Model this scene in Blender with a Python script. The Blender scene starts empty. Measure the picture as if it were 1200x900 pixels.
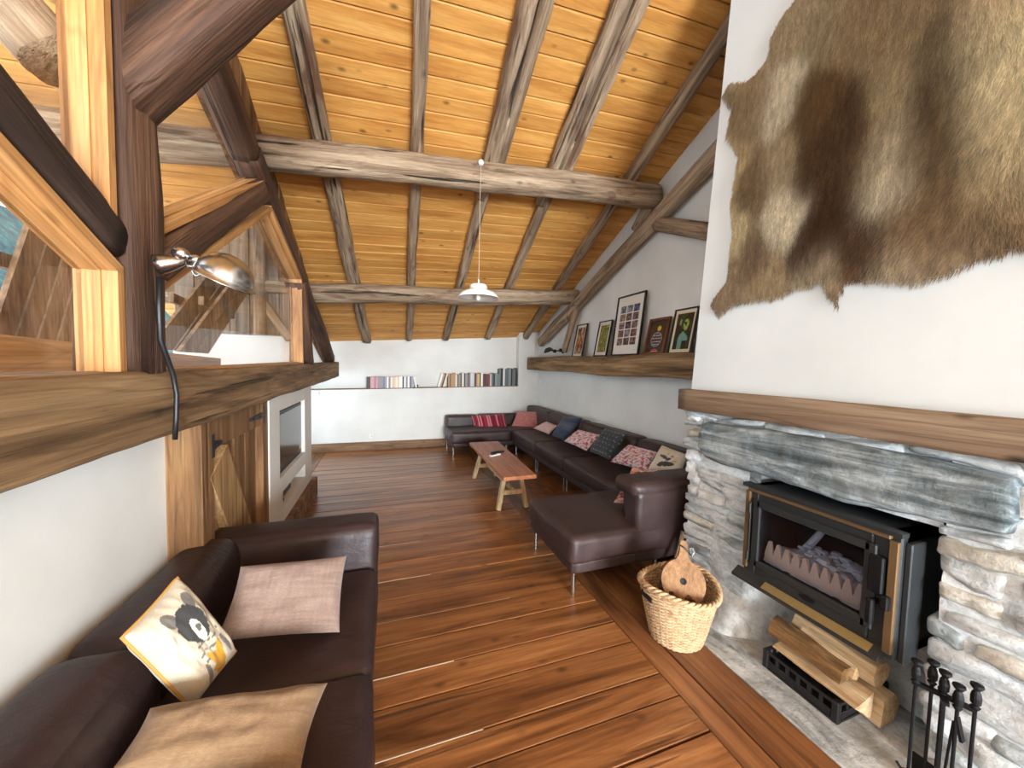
import bpy, bmesh, math, random
from mathutils import Vector, Matrix, noise
import numpy as np
random.seed(7)
SC = bpy.context.scene
COL = SC.collection
R = math.radians

# ------------------------------------------------------------------ camera
FPX = 423.0
YAW, PITCH, ROLL = R(19.17), R(-2.96), R(1.34)
EYE = Vector((0, 0, 1.6))
_f = Vector((math.sin(YAW)*math.cos(PITCH), math.cos(YAW)*math.cos(PITCH), math.sin(PITCH)))
_r0 = Vector((math.cos(YAW), -math.sin(YAW), 0)); _u0 = _r0.cross(_f)
_r = _r0*math.cos(ROLL) + _u0*math.sin(ROLL); _u = -_r0*math.sin(ROLL) + _u0*math.cos(ROLL)
cd = bpy.data.cameras.new('camera'); cam = bpy.data.objects.new('camera', cd); COL.objects.link(cam)
cd.sensor_fit = 'HORIZONTAL'; cd.sensor_width = 36; cd.lens = 36*FPX/1200; cd.clip_start = .02; cd.clip_end = 500
M = Matrix((( _r.x, _u.x, -_f.x, EYE.x), (_r.y, _u.y, -_f.y, EYE.y), (_r.z, _u.z, -_f.z, EYE.z), (0, 0, 0, 1)))
cam.matrix_world = M
SC.camera = cam

def ray(x, y): return (x-600)/FPX*_r - (y-450)/FPX*_u + _f
def onX(x, y, X): d = ray(x, y); return EYE + d*((X-EYE.x)/d.x)
def onY(x, y, Y): d = ray(x, y); return EYE + d*((Y-EYE.y)/d.y)
def onZ(x, y, Z): d = ray(x, y); return EYE + d*((Z-EYE.z)/d.z)
def onP(x, y, c, n):
    d = ray(x, y); n = Vector(n); return EYE + d*((Vector(c)-EYE).dot(n)/d.dot(n))

# ------------------------------------------------------------------ world, light, exposure
vs = SC.view_settings
vs.view_transform = 'Standard'; vs.look = 'None'; vs.gamma = 1; vs.use_curve_mapping = False
vs.exposure = 0.5
W = bpy.data.worlds.new('sky'); SC.world = W; W.use_nodes = True
bg = W.node_tree.nodes['Background']; bg.inputs[0].default_value = (.78, .90, 1, 1); bg.inputs[1].default_value = 4.0

def area(name, loc, target, sx, sy, power, col):
    l = bpy.data.lights.new(name, 'AREA'); l.shape = 'RECTANGLE'; l.size = sx; l.size_y = sy; l.energy = power; l.color = col
    o = bpy.data.objects.new(name, l); COL.objects.link(o); o.location = loc
    o.rotation_euler = (Vector(target)-Vector(loc)).to_track_quat('-Z', 'Y').to_euler()
    o['kind'] = 'helper'
    return o
# daylight at the window openings (behind the viewer and in the side passage)
area('daylight_rear_window', (1.25, -5.92, 1.5), (1.3, 2, 1.85), 2.5, 1.85, 900, (.84, .93, 1))
area('daylight_passage_window', (-2.52, 5.95, .95), (0, 6.2, .75), 1.2, 1.1, 28, (.66, .84, 1))

# ------------------------------------------------------------------ helpers
def lin(c):
    return tuple(((v/255)/12.92 if v/255 <= .04045 else ((v/255+.055)/1.055)**2.4) for v in c[:3]) + (1,)

BASE = {}
def link(o, parent=None, base=None):
    COL.objects.link(o)
    b = Vector(base) if base is not None else Vector((0, 0, 0))
    BASE[o.name] = b
    if parent is not None:
        o.parent = parent; o.location = b - BASE[parent.name]
    else:
        o.location = b
    return o

def tag(o, label=None, cat=None, group=None, kind=None):
    if label: o['label'] = label
    if cat: o['category'] = cat
    if group: o['group'] = group
    if kind: o['kind'] = kind
    return o

def thing(name, base, label, cat, group=None, kind=None):
    o = bpy.data.objects.new(name, None); o.empty_display_size = .05
    link(o, None, base); return tag(o, label, cat, group, kind)

def mesh(name, V, F, smooth=False):
    me = bpy.data.meshes.new(name); me.from_pydata([tuple(v) for v in V], [], F); me.update()
    if smooth: me.polygons.foreach_set('use_smooth', [True]*len(me.polygons))
    return me

def obj(name, geo, mat, parent=None, base=None, smooth=False, cols=None, kind=None):
    """geo=(V,F) in world space; base = world position of the origin."""
    V, F = geo
    if base is None:
        if parent is not None: base = BASE[parent.name]
        else:
            xs = [v[0] for v in V]; ys = [v[1] for v in V]; zs = [v[2] for v in V]
            base = ((min(xs)+max(xs))/2, (min(ys)+max(ys))/2, min(zs))
    b = Vector(base)
    me = mesh(name, [(v[0]-b.x, v[1]-b.y, v[2]-b.z) for v in V], F, smooth)
    if mat is not None:
        for m in (mat if isinstance(mat, (list, tuple)) else [mat]): me.materials.append(m)
    if cols is not None:
        a = me.color_attributes.new('Col', 'FLOAT_COLOR', 'POINT')
        a.data.foreach_set('color', np.array(cols, dtype=np.float32).ravel())
    o = bpy.data.objects.new(name, me); link(o, parent, b)
    if kind: o['kind'] = kind
    return o

def box(x0, x1, y0, y1, z0, z1, bev=0, seg=1):
    if x0 > x1: x0, x1 = x1, x0
    if y0 > y1: y0, y1 = y1, y0
    if z0 > z1: z0, z1 = z1, z0
    V = [(x, y, z) for z in (z0, z1) for y in (y0, y1) for x in (x0, x1)]
    F = [(0, 2, 3, 1), (4, 5, 7, 6), (0, 1, 5, 4), (2, 6, 7, 3), (0, 4, 6, 2), (1, 3, 7, 5)]
    if bev <= 0: return V, F
    return bevel((V, F), bev, seg)

def bevel(geo, bev, seg=1):
    bm = bmesh.new(); vs_ = [bm.verts.new(v) for v in geo[0]]
    for f in geo[1]:
        try: bm.faces.new([vs_[i] for i in f])
        except ValueError: pass
    bmesh.ops.recalc_face_normals(bm, faces=bm.faces)
    bmesh.ops.bevel(bm, geom=bm.edges[:], offset=bev, segments=seg, affect='EDGES', profile=.5)
    bm.verts.index_update()
    V = [tuple(v.co) for v in bm.verts]; F = [tuple(v.index for v in f.verts) for f in bm.faces]; bm.free()
    return V, F

def join(*gs):
    V, F = [], []
    for v, f in gs:
        n = len(V); V += [tuple(q) for q in v]; F += [tuple(i+n for i in p) for p in f]
    return V, F

def xf(geo, m):
    return [tuple(m @ Vector(v)) for v in geo[0]], geo[1]

def frame_of(d, up=(0, 0, 1)):
    d = Vector(d).normalized(); up = Vector(up)
    if abs(d.dot(up)) > .98: up = Vector((0, 1, 0))
    s = up.cross(d).normalized(); t = d.cross(s)
    return d, s, t

def tube(path, rad, n=8, cap=True):
    P = [Vector(p) for p in path]; V, F = [], []
    prev = None
    for i, p in enumerate(P):
        d = (P[min(i+1, len(P)-1)]-P[max(i-1, 0)])
        d.normalize()
        if prev is None: d, s, t = frame_of(d)
        else:
            s = (prev - d*prev.dot(d)).normalized(); t = d.cross(s)
        prev = s
        r = rad[i] if isinstance(rad, (list, tuple)) else rad
        for k in range(n):
            a = 2*math.pi*k/n; V.append(p + s*(r*math.cos(a)) + t*(r*math.sin(a)))
    for i in range(len(P)-1):
        for k in range(n):
            k2 = (k+1) % n; F.append((i*n+k, i*n+k2, (i+1)*n+k2, (i+1)*n+k))
    if cap:
        F.append(tuple(range(n))[::-1]); F.append(tuple((len(P)-1)*n+k for k in range(n)))
    return V, F

def lathe(prof, c, n=32, axis=(0, 0, 1)):
    """prof: list of (r, h) along the axis from c."""
    d, s, t = frame_of(axis, (0, 1, 0) if abs(axis[2]) > .9 else (0, 0, 1)); c = Vector(c); V, F = [], []
    for r, h in prof:
        for k in range(n):
            a = 2*math.pi*k/n; V.append(c + d*h + s*(r*math.cos(a)) + t*(r*math.sin(a)))
    for i in range(len(prof)-1):
        for k in range(n):
            k2 = (k+1) % n; F.append((i*n+k, i*n+k2, (i+1)*n+k2, (i+1)*n+k))
    if prof[0][0] > 1e-5: F.append(tuple(range(n))[::-1])
    if prof[-1][0] > 1e-5: F.append(tuple((len(prof)-1)*n+k for k in range(n)))
    return V, F

def prism(outline, off):
    """closed outline (3D points) extruded by the vector off."""
    n = len(outline); off = Vector(off)
    V = [tuple(Vector(p)) for p in outline] + [tuple(Vector(p)+off) for p in outline]
    F = [tuple(range(n))[::-1], tuple(range(n, 2*n))] + [(i, (i+1) % n, n+(i+1) % n, n+i) for i in range(n)]
    nv = Vector((0, 0, 0))
    for i in range(n): nv += Vector(outline[i]).cross(Vector(outline[(i+1) % n]))
    if nv.dot(off) < 0: F = [f[::-1] for f in F]
    return V, F

def bar(p0, p1, w, h, up=(0, 0, 1), bev=0):
    """straight squared bar between two points; w across, h along 'up'."""
    p0, p1 = Vector(p0), Vector(p1); d, s, t = frame_of(p1-p0, up)
    V = [p + s*(a*w/2) + t*(b*h/2) for p in (p0, p1) for b in (-1, 1) for a in (-1, 1)]
    F = [(0, 1, 3, 2), (4, 6, 7, 5), (0, 4, 5, 1), (2, 3, 7, 6), (0, 2, 6, 4), (1, 5, 7, 3)]
    g = ([tuple(v) for v in V], F)
    return bevel(g, bev) if bev else g

NZ = noise.noise
def softbox(x0, x1, y0, y1, z0, z1, r=.04, puff=(0, 0, 0), n=14, wr=.004, wf=6, seed=0.0, taper=None):
    """rounded upholstery block with bulging faces and soft creases."""
    c = Vector(((x0+x1)/2, (y0+y1)/2, (z0+z1)/2)); h = Vector(((x1-x0)/2, (y1-y0)/2, (z1-z0)/2))
    r = min(r, h.x*.98, h.y*.98, h.z*.98)
    idx = {}; V = []; F = []
    ts = [math.sin((i/n*2-1)*math.pi/2*.96)/math.sin(math.pi/2*.96) for i in range(n+1)]
    def vid(i, j, k):
        key = (i, j, k)
        if key in idx: return idx[key]
        p = Vector((ts[i], ts[j], ts[k])); q = Vector((p.x*h.x, p.y*h.y, p.z*h.z))
        inn = Vector((max(-h.x+r, min(h.x-r, q.x)), max(-h.y+r, min(h.y-r, q.y)), max(-h.z+r, min(h.z-r, q.z))))
        d = q-inn
        if d.length > 1e-6:
            nrm = d.normalized(); q = inn + nrm*r
        else: nrm = Vector((0, 0, 1))
        fx, fy, fz = 1-p.x**2, 1-p.y**2, 1-p.z**2
        q.x += puff[0]*p.x*fy*fz; q.y += puff[1]*p.y*fx*fz; q.z += puff[2]*p.z*fx*fy
        w = c + q
        if wr:
            s = Vector((w.x*wf+seed, w.y*wf-seed, w.z*wf))
            a = NZ(s) + .6*NZ(Vector((s.x*2.3, s.y*.7, s.z*1.8)))
            q = q + nrm*(wr*a)
        if taper: q = taper(q, p)
        idx[key] = len(V); V.append(tuple(c+q)); return idx[key]
    for a in range(n):
        for b in range(n):
            for s in (0, n):
                f = [vid(s, a, b), vid(s, a+1, b), vid(s, a+1, b+1), vid(s, a, b+1)]; F.append(f if s else f[::-1])
                f = [vid(a, s, b), vid(a+1, s, b), vid(a+1, s, b+1), vid(a, s, b+1)]; F.append(f[::-1] if s else f)
                f = [vid(a, b, s), vid(a+1, b, s), vid(a+1, b+1, s), vid(a, b+1, s)]; F.append(f if s else f[::-1])
    return V, [tuple(f) for f in F]

# ------------------------------------------------------------------ materials
class NT:
    def __init__(s, name):
        s.m = bpy.data.materials.new(name); s.m.use_nodes = True; s.t = s.m.node_tree; s.b = s.t.nodes['Principled BSDF']
    def n(s, typ, **kw):
        nd = s.t.nodes.new(typ)
        for k, v in kw.items(): setattr(nd, k, v)
        return nd
    def l(s, a, b): s.t.links.new(a, b)
    def ramp(s, fac, stops, interp='LINEAR'):
        r = s.n('ShaderNodeValToRGB'); r.color_ramp.interpolation = interp
        e = r.color_ramp.elements
        while len(e) < len(stops): e.new(.5)
        for i, (p, c) in enumerate(stops): e[i].position = p; e[i].color = c
        s.l(fac, r.inputs[0]); return r.outputs[0]
    def mix(s, fac, a, b, mode='MIX'):
        m = s.n('ShaderNodeMix', data_type='RGBA', blend_type=mode)
        for v, i in ((fac, 0), (a, 6), (b, 7)):
            if hasattr(v, 'links'): s.l(v, m.inputs[i])
            else: m.inputs[i].default_value = v
        return m.outputs[2]
    def math(s, op, a, b=0.0):
        m = s.n('ShaderNodeMath', operation=op)
        for v, i in ((a, 0), (b, 1)):
            if hasattr(v, 'links'): s.l(v, m.inputs[i])
            else: m.inputs[i].default_value = v
        return m.outputs[0]
    def coords(s, scale, jitter=True):
        tc = s.n('ShaderNodeTexCoord'); v = tc.outputs['Object']
        if jitter:
            oi = s.n('ShaderNodeObjectInfo'); mu = s.math('MULTIPLY', oi.outputs['Random'], 61.0)
            ad = s.n('ShaderNodeVectorMath', operation='ADD'); s.l(v, ad.inputs[0]); s.l(mu, ad.inputs[1]); v = ad.outputs[0]
        mp = s.n('ShaderNodeMapping'); mp.inputs['Scale'].default_value = scale; s.l(v, mp.inputs[0]); return mp.outputs[0]
    def noise(s, vec, scale=1, detail=4, rough=.55, dist=0):
        nz = s.n('ShaderNodeTexNoise'); nz.inputs['Scale'].default_value = scale; nz.inputs['Detail'].default_value = detail
        nz.inputs['Roughness'].default_value = rough; nz.inputs['Distortion'].default_value = dist; s.l(vec, nz.inputs['Vector']); return nz.outputs['Fac']
    def bump(s, h, strength, dist=.01, prev=None):
        b = s.n('ShaderNodeBump'); b.inputs['Strength'].default_value = strength; b.inputs['Distance'].default_value = dist
        s.l(h, b.inputs['Height'])
        if prev is not None: s.l(prev, b.inputs['Normal'])
        return b.outputs[0]
    def out(s, col=None, rough=None, normal=None, **kw):
        if col is not None:
            if hasattr(col, 'links'): s.l(col, s.b.inputs['Base Color'])
            else: s.b.inputs['Base Color'].default_value = col
        if rough is not None:
            if hasattr(rough, 'links'): s.l(rough, s.b.inputs['Roughness'])
            else: s.b.inputs['Roughness'].default_value = rough
        if normal is not None: s.l(normal, s.b.inputs['Normal'])
        for k, v in kw.items(): s.b.inputs[k.replace('_', ' ')].default_value = v
        return s.m

def ax(scale, axis):
    g, c = scale
    return {'x': (g, c, c), 'y': (c, g, c), 'z': (c, c, g)}[axis]

def wood(name, dark, mid, light, axis='x', g=1.3, c=13, fig=5, rough=.62, bmp=.35, knot=.0, crack=0.0, var=.12, coat=0, bd=.006, dist=.6, con=.55, figmix=.4, stain=0):
    t = NT(name)
    n1 = t.noise(t.coords(ax((g, c), axis)), 1, 6, .6, dist)
    col = t.ramp(n1, [(.3, lin(dark)), (.5, lin(mid)), (.7, lin(light))])
    n2 = t.noise(t.coords(ax((g*2.5, c*7), axis)), 1, 3, .6, .2)
    col = t.mix(con, col, t.ramp(n2, [(.3, (.35, .35, .35, 1)), (.65, (1, 1, 1, 1))]), 'MULTIPLY')
    h = t.math('ADD', t.math('MULTIPLY', n1, .5), t.math('MULTIPLY', n2, .5))
    if fig:   # growth rings drawn out along the grain
        v = t.coords(ax((g*.55, fig), axis)); nz = t.noise(v, 1, 2, .5, .3)
        rg = t.math('FRACT', t.math('MULTIPLY', nz, 9.0)); rg = t.math('ABSOLUTE', t.math('SUBTRACT', rg, .5))
        col = t.mix(figmix, col, t.ramp(rg, [(.0, (.55, .5, .45, 1)), (.14, (1, 1, 1, 1))]), 'MULTIPLY')
    if knot:
        vo = t.n('ShaderNodeTexVoronoi'); vo.inputs['Scale'].default_value = 1; vo.inputs['Randomness'].default_value = 1
        t.l(t.coords(ax((3.4, 6.4), axis)), vo.inputs['Vector'])
        k = t.ramp(vo.outputs['Distance'], [(.04, (1, 1, 1, 1)), (.14, (0, 0, 0, 1))])
        col = t.mix(t.math('MULTIPLY', k, knot), col, lin([v*.38 for v in dark]))
    if crack:
        cr = t.ramp(t.noise(t.coords(ax((.9, 17), axis)), 1, 3, .5, .3), [(.30, (1, 1, 1, 1)), (.37, (0, 0, 0, 1))])
        col = t.mix(t.math('MULTIPLY', cr, crack), col, lin([v*.25 for v in dark])); h = t.math('SUBTRACT', h, t.math('MULTIPLY', cr, 1.2))
    if stain:
        sm = t.ramp(t.noise(t.coords(ax((2.2, 7), axis)), 1, 4, .6, .8), [(.56, (0, 0, 0, 1)), (.66, (1, 1, 1, 1))])
        col = t.mix(t.math('MULTIPLY', sm, stain), col, lin((98, 62, 46)))
    oi = t.n('ShaderNodeObjectInfo'); hs = t.n('ShaderNodeHueSaturation')
    t.l(t.math('ADD', t.math('MULTIPLY', oi.outputs['Random'], 2*var), 1-var), hs.inputs['Value']); t.l(col, hs.inputs['Color'])
    m = t.out(hs.outputs[0], rough, t.bump(h, bmp, bd))
    t.b.inputs['Specular IOR Level'].default_value = .35
    if coat: t.b.inputs['Coat Weight'].default_value = coat; t.b.inputs['Coat Roughness'].default_value = .22
    return m

def plain(name, c, rough=.5, metal=0, bmp=0, bs=60, **kw):
    t = NT(name); nrm = None
    n = t.noise(t.coords((bs, bs, bs)), 1, 3)
    col = t.mix(.12, lin(c), t.ramp(n, [(.3, (.5, .5, .5, 1)), (.7, (1, 1, 1, 1))]), 'MULTIPLY')
    if bmp: nrm = t.bump(n, bmp, .004)
    return t.out(col, rough, nrm, Metallic=metal, **kw)

def plaster(name, c, c2, sc=1.4):
    t = NT(name); n1 = t.noise(t.coords((sc, sc, sc), False), 1, 4); n2 = t.noise(t.coords((28, 28, 28), False), 1, 5, .6)
    col = t.ramp(n1, [(.3, lin(c2)), (.65, lin(c))])
    return t.out(col, .9, t.bump(n2, .12, .006, t.bump(n1, .2, .04)), Specular_IOR_Level=.2)

def attr_mat(name, rough=.85, weave=0, sheen=0, spec=.2, wave=(260, 260, 260)):
    t = NT(name); a = t.n('ShaderNodeAttribute', attribute_name='Col'); col = a.outputs['Color']; nrm = None
    if weave:
        n = t.noise(t.coords(wave), 1, 2); col = t.mix(weave, col, t.ramp(n, [(.3, (.55, .55, .55, 1)), (.7, (1.0, 1.0, 1.0, 1))]), 'MULTIPLY'); nrm = t.bump(n, .5, .002)
    m = t.out(col, rough, nrm, Specular_IOR_Level=spec)
    if sheen: t.b.inputs['Sheen Weight'].default_value = sheen
    return m

def glassy(name, tint=(1, 1, 1, 1), refl=.10, rough=.02):
    t = NT(name); t.t.nodes.remove(t.b)
    tr = t.n('ShaderNodeBsdfTransparent'); tr.inputs[0].default_value = tint
    gl = t.n('ShaderNodeBsdfGlossy'); gl.inputs['Roughness'].default_value = rough
    lw = t.n('ShaderNodeLayerWeight'); lw.inputs[0].default_value = .5
    fr = t.math('ADD', t.math('MULTIPLY', t.math('POWER', lw.outputs['Facing'], 4.0), .5), refl*.25)
    mx = t.n('ShaderNodeMixShader'); t.l(fr, mx.inputs[0]); t.l(tr.outputs[0], mx.inputs[1]); t.l(gl.outputs[0], mx.inputs[2])
    t.l(mx.outputs[0], t.t.nodes['Material Output'].inputs[0]); return t.m

def stone(name, a, b, c, axis='y', vein=.5, bmp=.6, gs=(2.5, 11)):
    t = NT(name); v = t.coords(ax(gs, axis)); n1 = t.noise(v, 1, 8, .62, .8); n2 = t.noise(t.coords((46, 46, 46)), 1, 7, .72)
    n3 = t.noise(t.coords((3, 3, 3)), 1, 3)
    col = t.ramp(n1, [(.34, lin(a)), (.47, lin(b)), (.58, lin(c))])
    col = t.mix(.6, col, t.ramp(n2, [(.32, (.48, .50, .52, 1)), (.52, (1, 1, 1, 1))]), 'MULTIPLY')
    if vein:
        w = t.ramp(n3, [(.5, (0, 0, 0, 1)), (.72, (1, 1, 1, 1))]); col = t.mix(t.math('MULTIPLY', w, vein), col, lin((222, 224, 222)))
    h = t.math('ADD', t.math('MULTIPLY', n1, .6), t.math('MULTIPLY', n2, .6))
    return t.out(col, .88, t.bump(h, bmp, .02), Specular_IOR_Level=.25)

def leather(name, c, c2):
    t = NT(name); n1 = t.noise(t.coords((5, 5, 5), False), 1, 3); n2 = t.n('ShaderNodeTexVoronoi'); n2.inputs['Scale'].default_value = 1
    t.l(t.coords((210, 210, 210), False), n2.inputs['Vector'])
    n3 = t.noise(t.coords((9, 24, 14), False), 1, 3, .5, 1.2)
    col = t.ramp(n1, [(.3, lin(c2)), (.7, lin(c))])
    return t.out(col, t.math('ADD', t.math('MULTIPLY', n1, .2), .36), t.bump(n2.outputs['Distance'], .15, .002, t.bump(n3, .25, .012)), Specular_IOR_Level=.4)

MT = {}
MT['floor'] = wood('floor_wood', (88, 50, 26), (150, 97, 55), (184, 128, 78), 'x', .9, 9, 4, .36, .3, .6, .45, .14, coat=.3)
MT['border'] = wood('border_wood', (80, 46, 24), (136, 88, 52), (164, 112, 70), 'y', .9, 9, 4, .42, .25, .4, .3, .1, coat=.2)
MT['ceil'] = wood('ceiling_pine', (186, 124, 58), (212, 152, 78), (226, 172, 98), 'x', .8, 14, 0, .6, .12, .75, 0, .10, dist=.15, con=.35)
MT['log'] = wood('weathered_log', (104, 84, 66), (166, 142, 116), (204, 182, 154), 'x', 1.1, 15, 0, .85, .9, .55, .85, .12, bd=.03, stain=.6)
MT['beam'] = wood('dark_beam', (90, 68, 44), (144, 114, 80), (182, 152, 112), 'x', .8, 10, 6, .78, .8, .55, .6, .08, bd=.03, figmix=.65)
MT['dbeam'] = wood('dark_brace', (46, 30, 20), (80, 54, 38), (118, 86, 64), 'x', .8, 10, 5, .7, .6, .3, .4, .12, bd=.02)
MT['blackbrace'] = wood('black_brace', (30, 22, 18), (56, 42, 34), (88, 68, 56), 'x', .8, 10, 5, .7, .6, .3, .4, .05, bd=.02)
MT['mantel'] = wood('mantel_wood', (98, 78, 60), (136, 112, 90), (164, 142, 118), 'x', .7, 9, 7, .75, .6, .9, .4, .05, figmix=.75)
MT['pine'] = wood('window_pine', (148, 98, 54), (188, 136, 82), (208, 160, 106), 'x', 1, 15, 5, .45, .15, .4, 0, .08)
MT['pine_y'] = wood('pine_board', (168, 112, 60), (206, 150, 92), (226, 176, 118), 'y', 1, 15, 5, .45, .15, .4, 0, .08)
MT['grey_plank'] = wood('weathered_plank', (96, 82, 70), (146, 130, 114), (182, 168, 150), 'z', .8, 12, 4, .9, .6, .4, .5, .16)
MT['door_plank'] = wood('door_plank', (84, 54, 30), (136, 98, 62), (170, 132, 88), 'z', .9, 12, 5, .75, .5, .4, .35, .18)
MT['brace_plank'] = wood('door_brace', (104, 74, 42), (160, 124, 80), (190, 154, 108), 'z', .9, 12, 5, .75, .5, .4, .35, .05)  # lighter copy of the plank wood, painted in place of shadow contrast
MT['board'] = wood('rough_board', (92, 66, 46), (134, 102, 76), (164, 134, 104), 'x', .9, 12, 4, .85, .4, .4, .3, .1)
MT['table'] = wood('cherry_table', (142, 80, 48), (174, 108, 72), (196, 132, 92), 'y', .9, 9, 5, .4, .1, .3, 0, .04, coat=.15)
MT['ash'] = wood('pale_ash', (176, 142, 98), (204, 174, 130), (222, 196, 154), 'z', 1.2, 16, 0, .5, .1, 0, 0, .05)
MT['bellow'] = wood('oak_board', (126, 88, 54), (158, 116, 76), (180, 138, 96), 'z', 1.6, 22, 9, .5, .15, 0, 0, .05)
MT['split'] = wood('split_wood', (178, 138, 96), (208, 176, 134), (226, 200, 164), 'y', 1.6, 22, 0, .85, .5, .2, .15, .12)
MT['bark'] = wood('bark', (96, 66, 38), (150, 110, 68), (186, 146, 98), 'y', 3, 20, 0, .95, .9, .4, .6, .1, bd=.02)
MT['white'] = plaster('white_plaster', (226, 225, 220), (212, 210, 204))
MT['hood'] = plaster('hood_plaster', (222, 228, 229), (208, 216, 218))
MT['mortar'] = stone('lime_mortar', (172, 177, 178), (210, 215, 217), (228, 232, 234), 'y', .5, .7, (4, 9))
MT['stone_a'] = stone('whitewashed_stone', (146, 153, 156), (206, 213, 216), (228, 233, 236), 'y', .75, .8)
MT['stone_b'] = stone('grey_stone', (114, 124, 126), (178, 188, 192), (220, 227, 230), 'y', .5, .8)
MT['stone_c'] = stone('ochre_stone', (138, 132, 114), (190, 186, 172), (220, 217, 208), 'y', .5, .8)
MT['lintel'] = stone('slate_lintel', (76, 86, 90), (118, 130, 134), (172, 182, 186), 'y', .25, .8, (1.6, 14))
MT['hearth'] = stone('hearth_stone', (130, 132, 130), (182, 184, 182), (212, 214, 213), 'y', .4, .5, (3, 5))
MT['leather'] = leather('brown_leather', (66, 50, 48), (50, 38, 37))
MT['leatherd'] = leather('dark_brown_leather', (58, 42, 42), (42, 30, 31))
MT['chrome'] = plain('brushed_steel', (190, 188, 184), .25, 1)
MT['lampmetal'] = plain('polished_lamp_steel', (186, 184, 182), .26, 1)
MT['iron'] = plain('black_iron', (30, 30, 32), .5, .6, .3, 40)
MT['stove'] = plain('stove_cast_iron', (58, 62, 64), .42, .5, .15, 30)
MT['stove_dark'] = plain('stove_inside', (26, 26, 30), .8, 0)
MT['bronze'] = plain('bronze_trim', (112, 88, 58), .5, .3, .15, 25)
MT['brass'] = plain('brass_plate', (176, 164, 122), .35, .8, .1, 40)
MT['firebrick'] = plain('fire_grate', (196, 172, 148), .85, 0, .4, 60)
MT['ashes'] = plain('ash_ember', (206, 202, 198), .95, 0, .7, 70)
MT['blackp'] = plain('black_plastic', (26, 26, 29), .45, 0, .1, 80)
MT['screen'] = plain('tv_screen', (34, 33, 35), .12, 0)
MT['whitep'] = plain('white_plastic', (232, 230, 226), .35)
MT['enamel'] = plain('white_enamel', (238, 236, 230), .22)
MT['wicker'] = wood('wicker', (166, 130, 94), (206, 172, 132), (226, 198, 160), 'z', 30, 30, 0, .6, .3, 0, 0, .02)
MT['gap'] = plain('joint_dark', (30, 22, 18), .9)
MT['glint_cord'] = plain('joint_glint', (196, 176, 152), .8)  # seam reflections put into a pale colour; also colours the lamp cord
MT['black'] = plain('black_frame', (24, 22, 22), .4)
MT['brownframe'] = wood('brown_frame', (84, 46, 26), (112, 66, 40), (132, 84, 54), 'z', 2, 20, 0, .5, .1)
MT['glass'] = glassy('window_glass')
MT['stoveglass'] = glassy('stove_glass', (.88, .9, .97, 1))
MT['print'] = attr_mat('printed_paper', .6)
MT['cloth'] = attr_mat('printed_cloth', .95, .35, .2)
MT['linen'] = attr_mat('linen_cloth', .95, .6, .2, wave=(60, 420, 420))
MT['hide'] = attr_mat('hide_skin', .95)
MT['fur'] = attr_mat('hide_fur', .75, spec=.3)
t_ = NT('book_cover'); oi_ = t_.n('ShaderNodeObjectInfo'); MT['cover'] = t_.out(oi_.outputs['Color'], .5)
MT['paper'] = plain('book_paper', (222, 214, 196), .9)
MT['piping'] = plain('ochre_piping', (176, 132, 62), .85)
_t = NT('far_forest'); _n = _t.noise(_t.coords((.35, .35, .35)), 1, 8, .7)
MT['forest'] = _t.out(_t.ramp(_n, [(.38, lin((16, 36, 36))), (.5, lin((30, 60, 58))), (.62, lin((54, 86, 78)))]), .95, _t.bump(_n, 1, 1.5))
MT['meadow'] = plain('far_ground', (120, 132, 96), .95, 0, 0, .5)

def roofz(x, y): return 2.09 + .068*x + .43*(7-y)

# ================================================================== SETTING
XR, XL, YB, YF = 3.0, -.98, 7.0, -6.0
# ---- floor: sub-floor with each plank a child
floor = obj('floor', box(-3.2, 3.1, -6.2, 7.3, -.12, -.022), MT['gap'], base=(0, 0, -.12))
tag(floor, 'reddish brown plank floor with dark joints', None, kind='structure')
ys = [YF]
fixed = [1.14, 1.32, 1.455, 1.685, 1.86, 2.07, 2.27, 2.49, 2.71, 2.98, 3.26, 3.52]
y = fixed[0]; pre = []
while y > YF+.2: y -= random.uniform(.18, .24); pre.append(y)
y = fixed[-1]; post = []
while y < 6.98: y += random.uniform(.19, .27); post.append(min(y, 7.0))
seams = sorted(pre) + fixed + post
def plank(name, x0, x1, y0, y1, m, parent):
    zt = random.uniform(-.0015, .0015)
    return obj(name, box(x0, x1, y0, y1, -.03, zt, .0025), m, parent, base=((x0+x1)/2, (y0+y1)/2, -.03))
for i in range(len(seams)-1):
    a, b = seams[i]+.0035, seams[i+1]-random.uniform(.003, .0075)
    plank('plank', -.98 if b < 4.9 else -1.0, 1.368, a, b, MT['floor'], floor)
    if i % 2 == 0 and .4 < a < 3.4:   # pale strips painting whitish reflections along some seams
        obj('joint_glint', box(-.9, random.uniform(.2, 1.2), b+.0010, b+.0032, -.02, .0004), MT['glint_cord'], floor, base=(0, b, -.02))
for (x0, x1) in ((1.374, 1.512), (1.52, 1.752)):
    yy = YF
    for y1 in (-.6, 2.6, 4.9, 7.0): plank('border_plank', x0, x1, yy+.003, y1-.003, MT['border'], floor); yy = y1
plank('border_plank', -1.13, -1.005, 4.75, 7, MT['border'], floor)
yy = 4.75
for k in range(11): plank('plank', -2.9, -1.136, yy+.004, yy+.204-.004, MT['floor'], floor); yy += .2045
for k in range(24):
    y0 = 2.0+.208*k
    plank('plank', 1.757, 2.995, y0+.003, min(6.99, y0+.205), MT['border'], floor)

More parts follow.
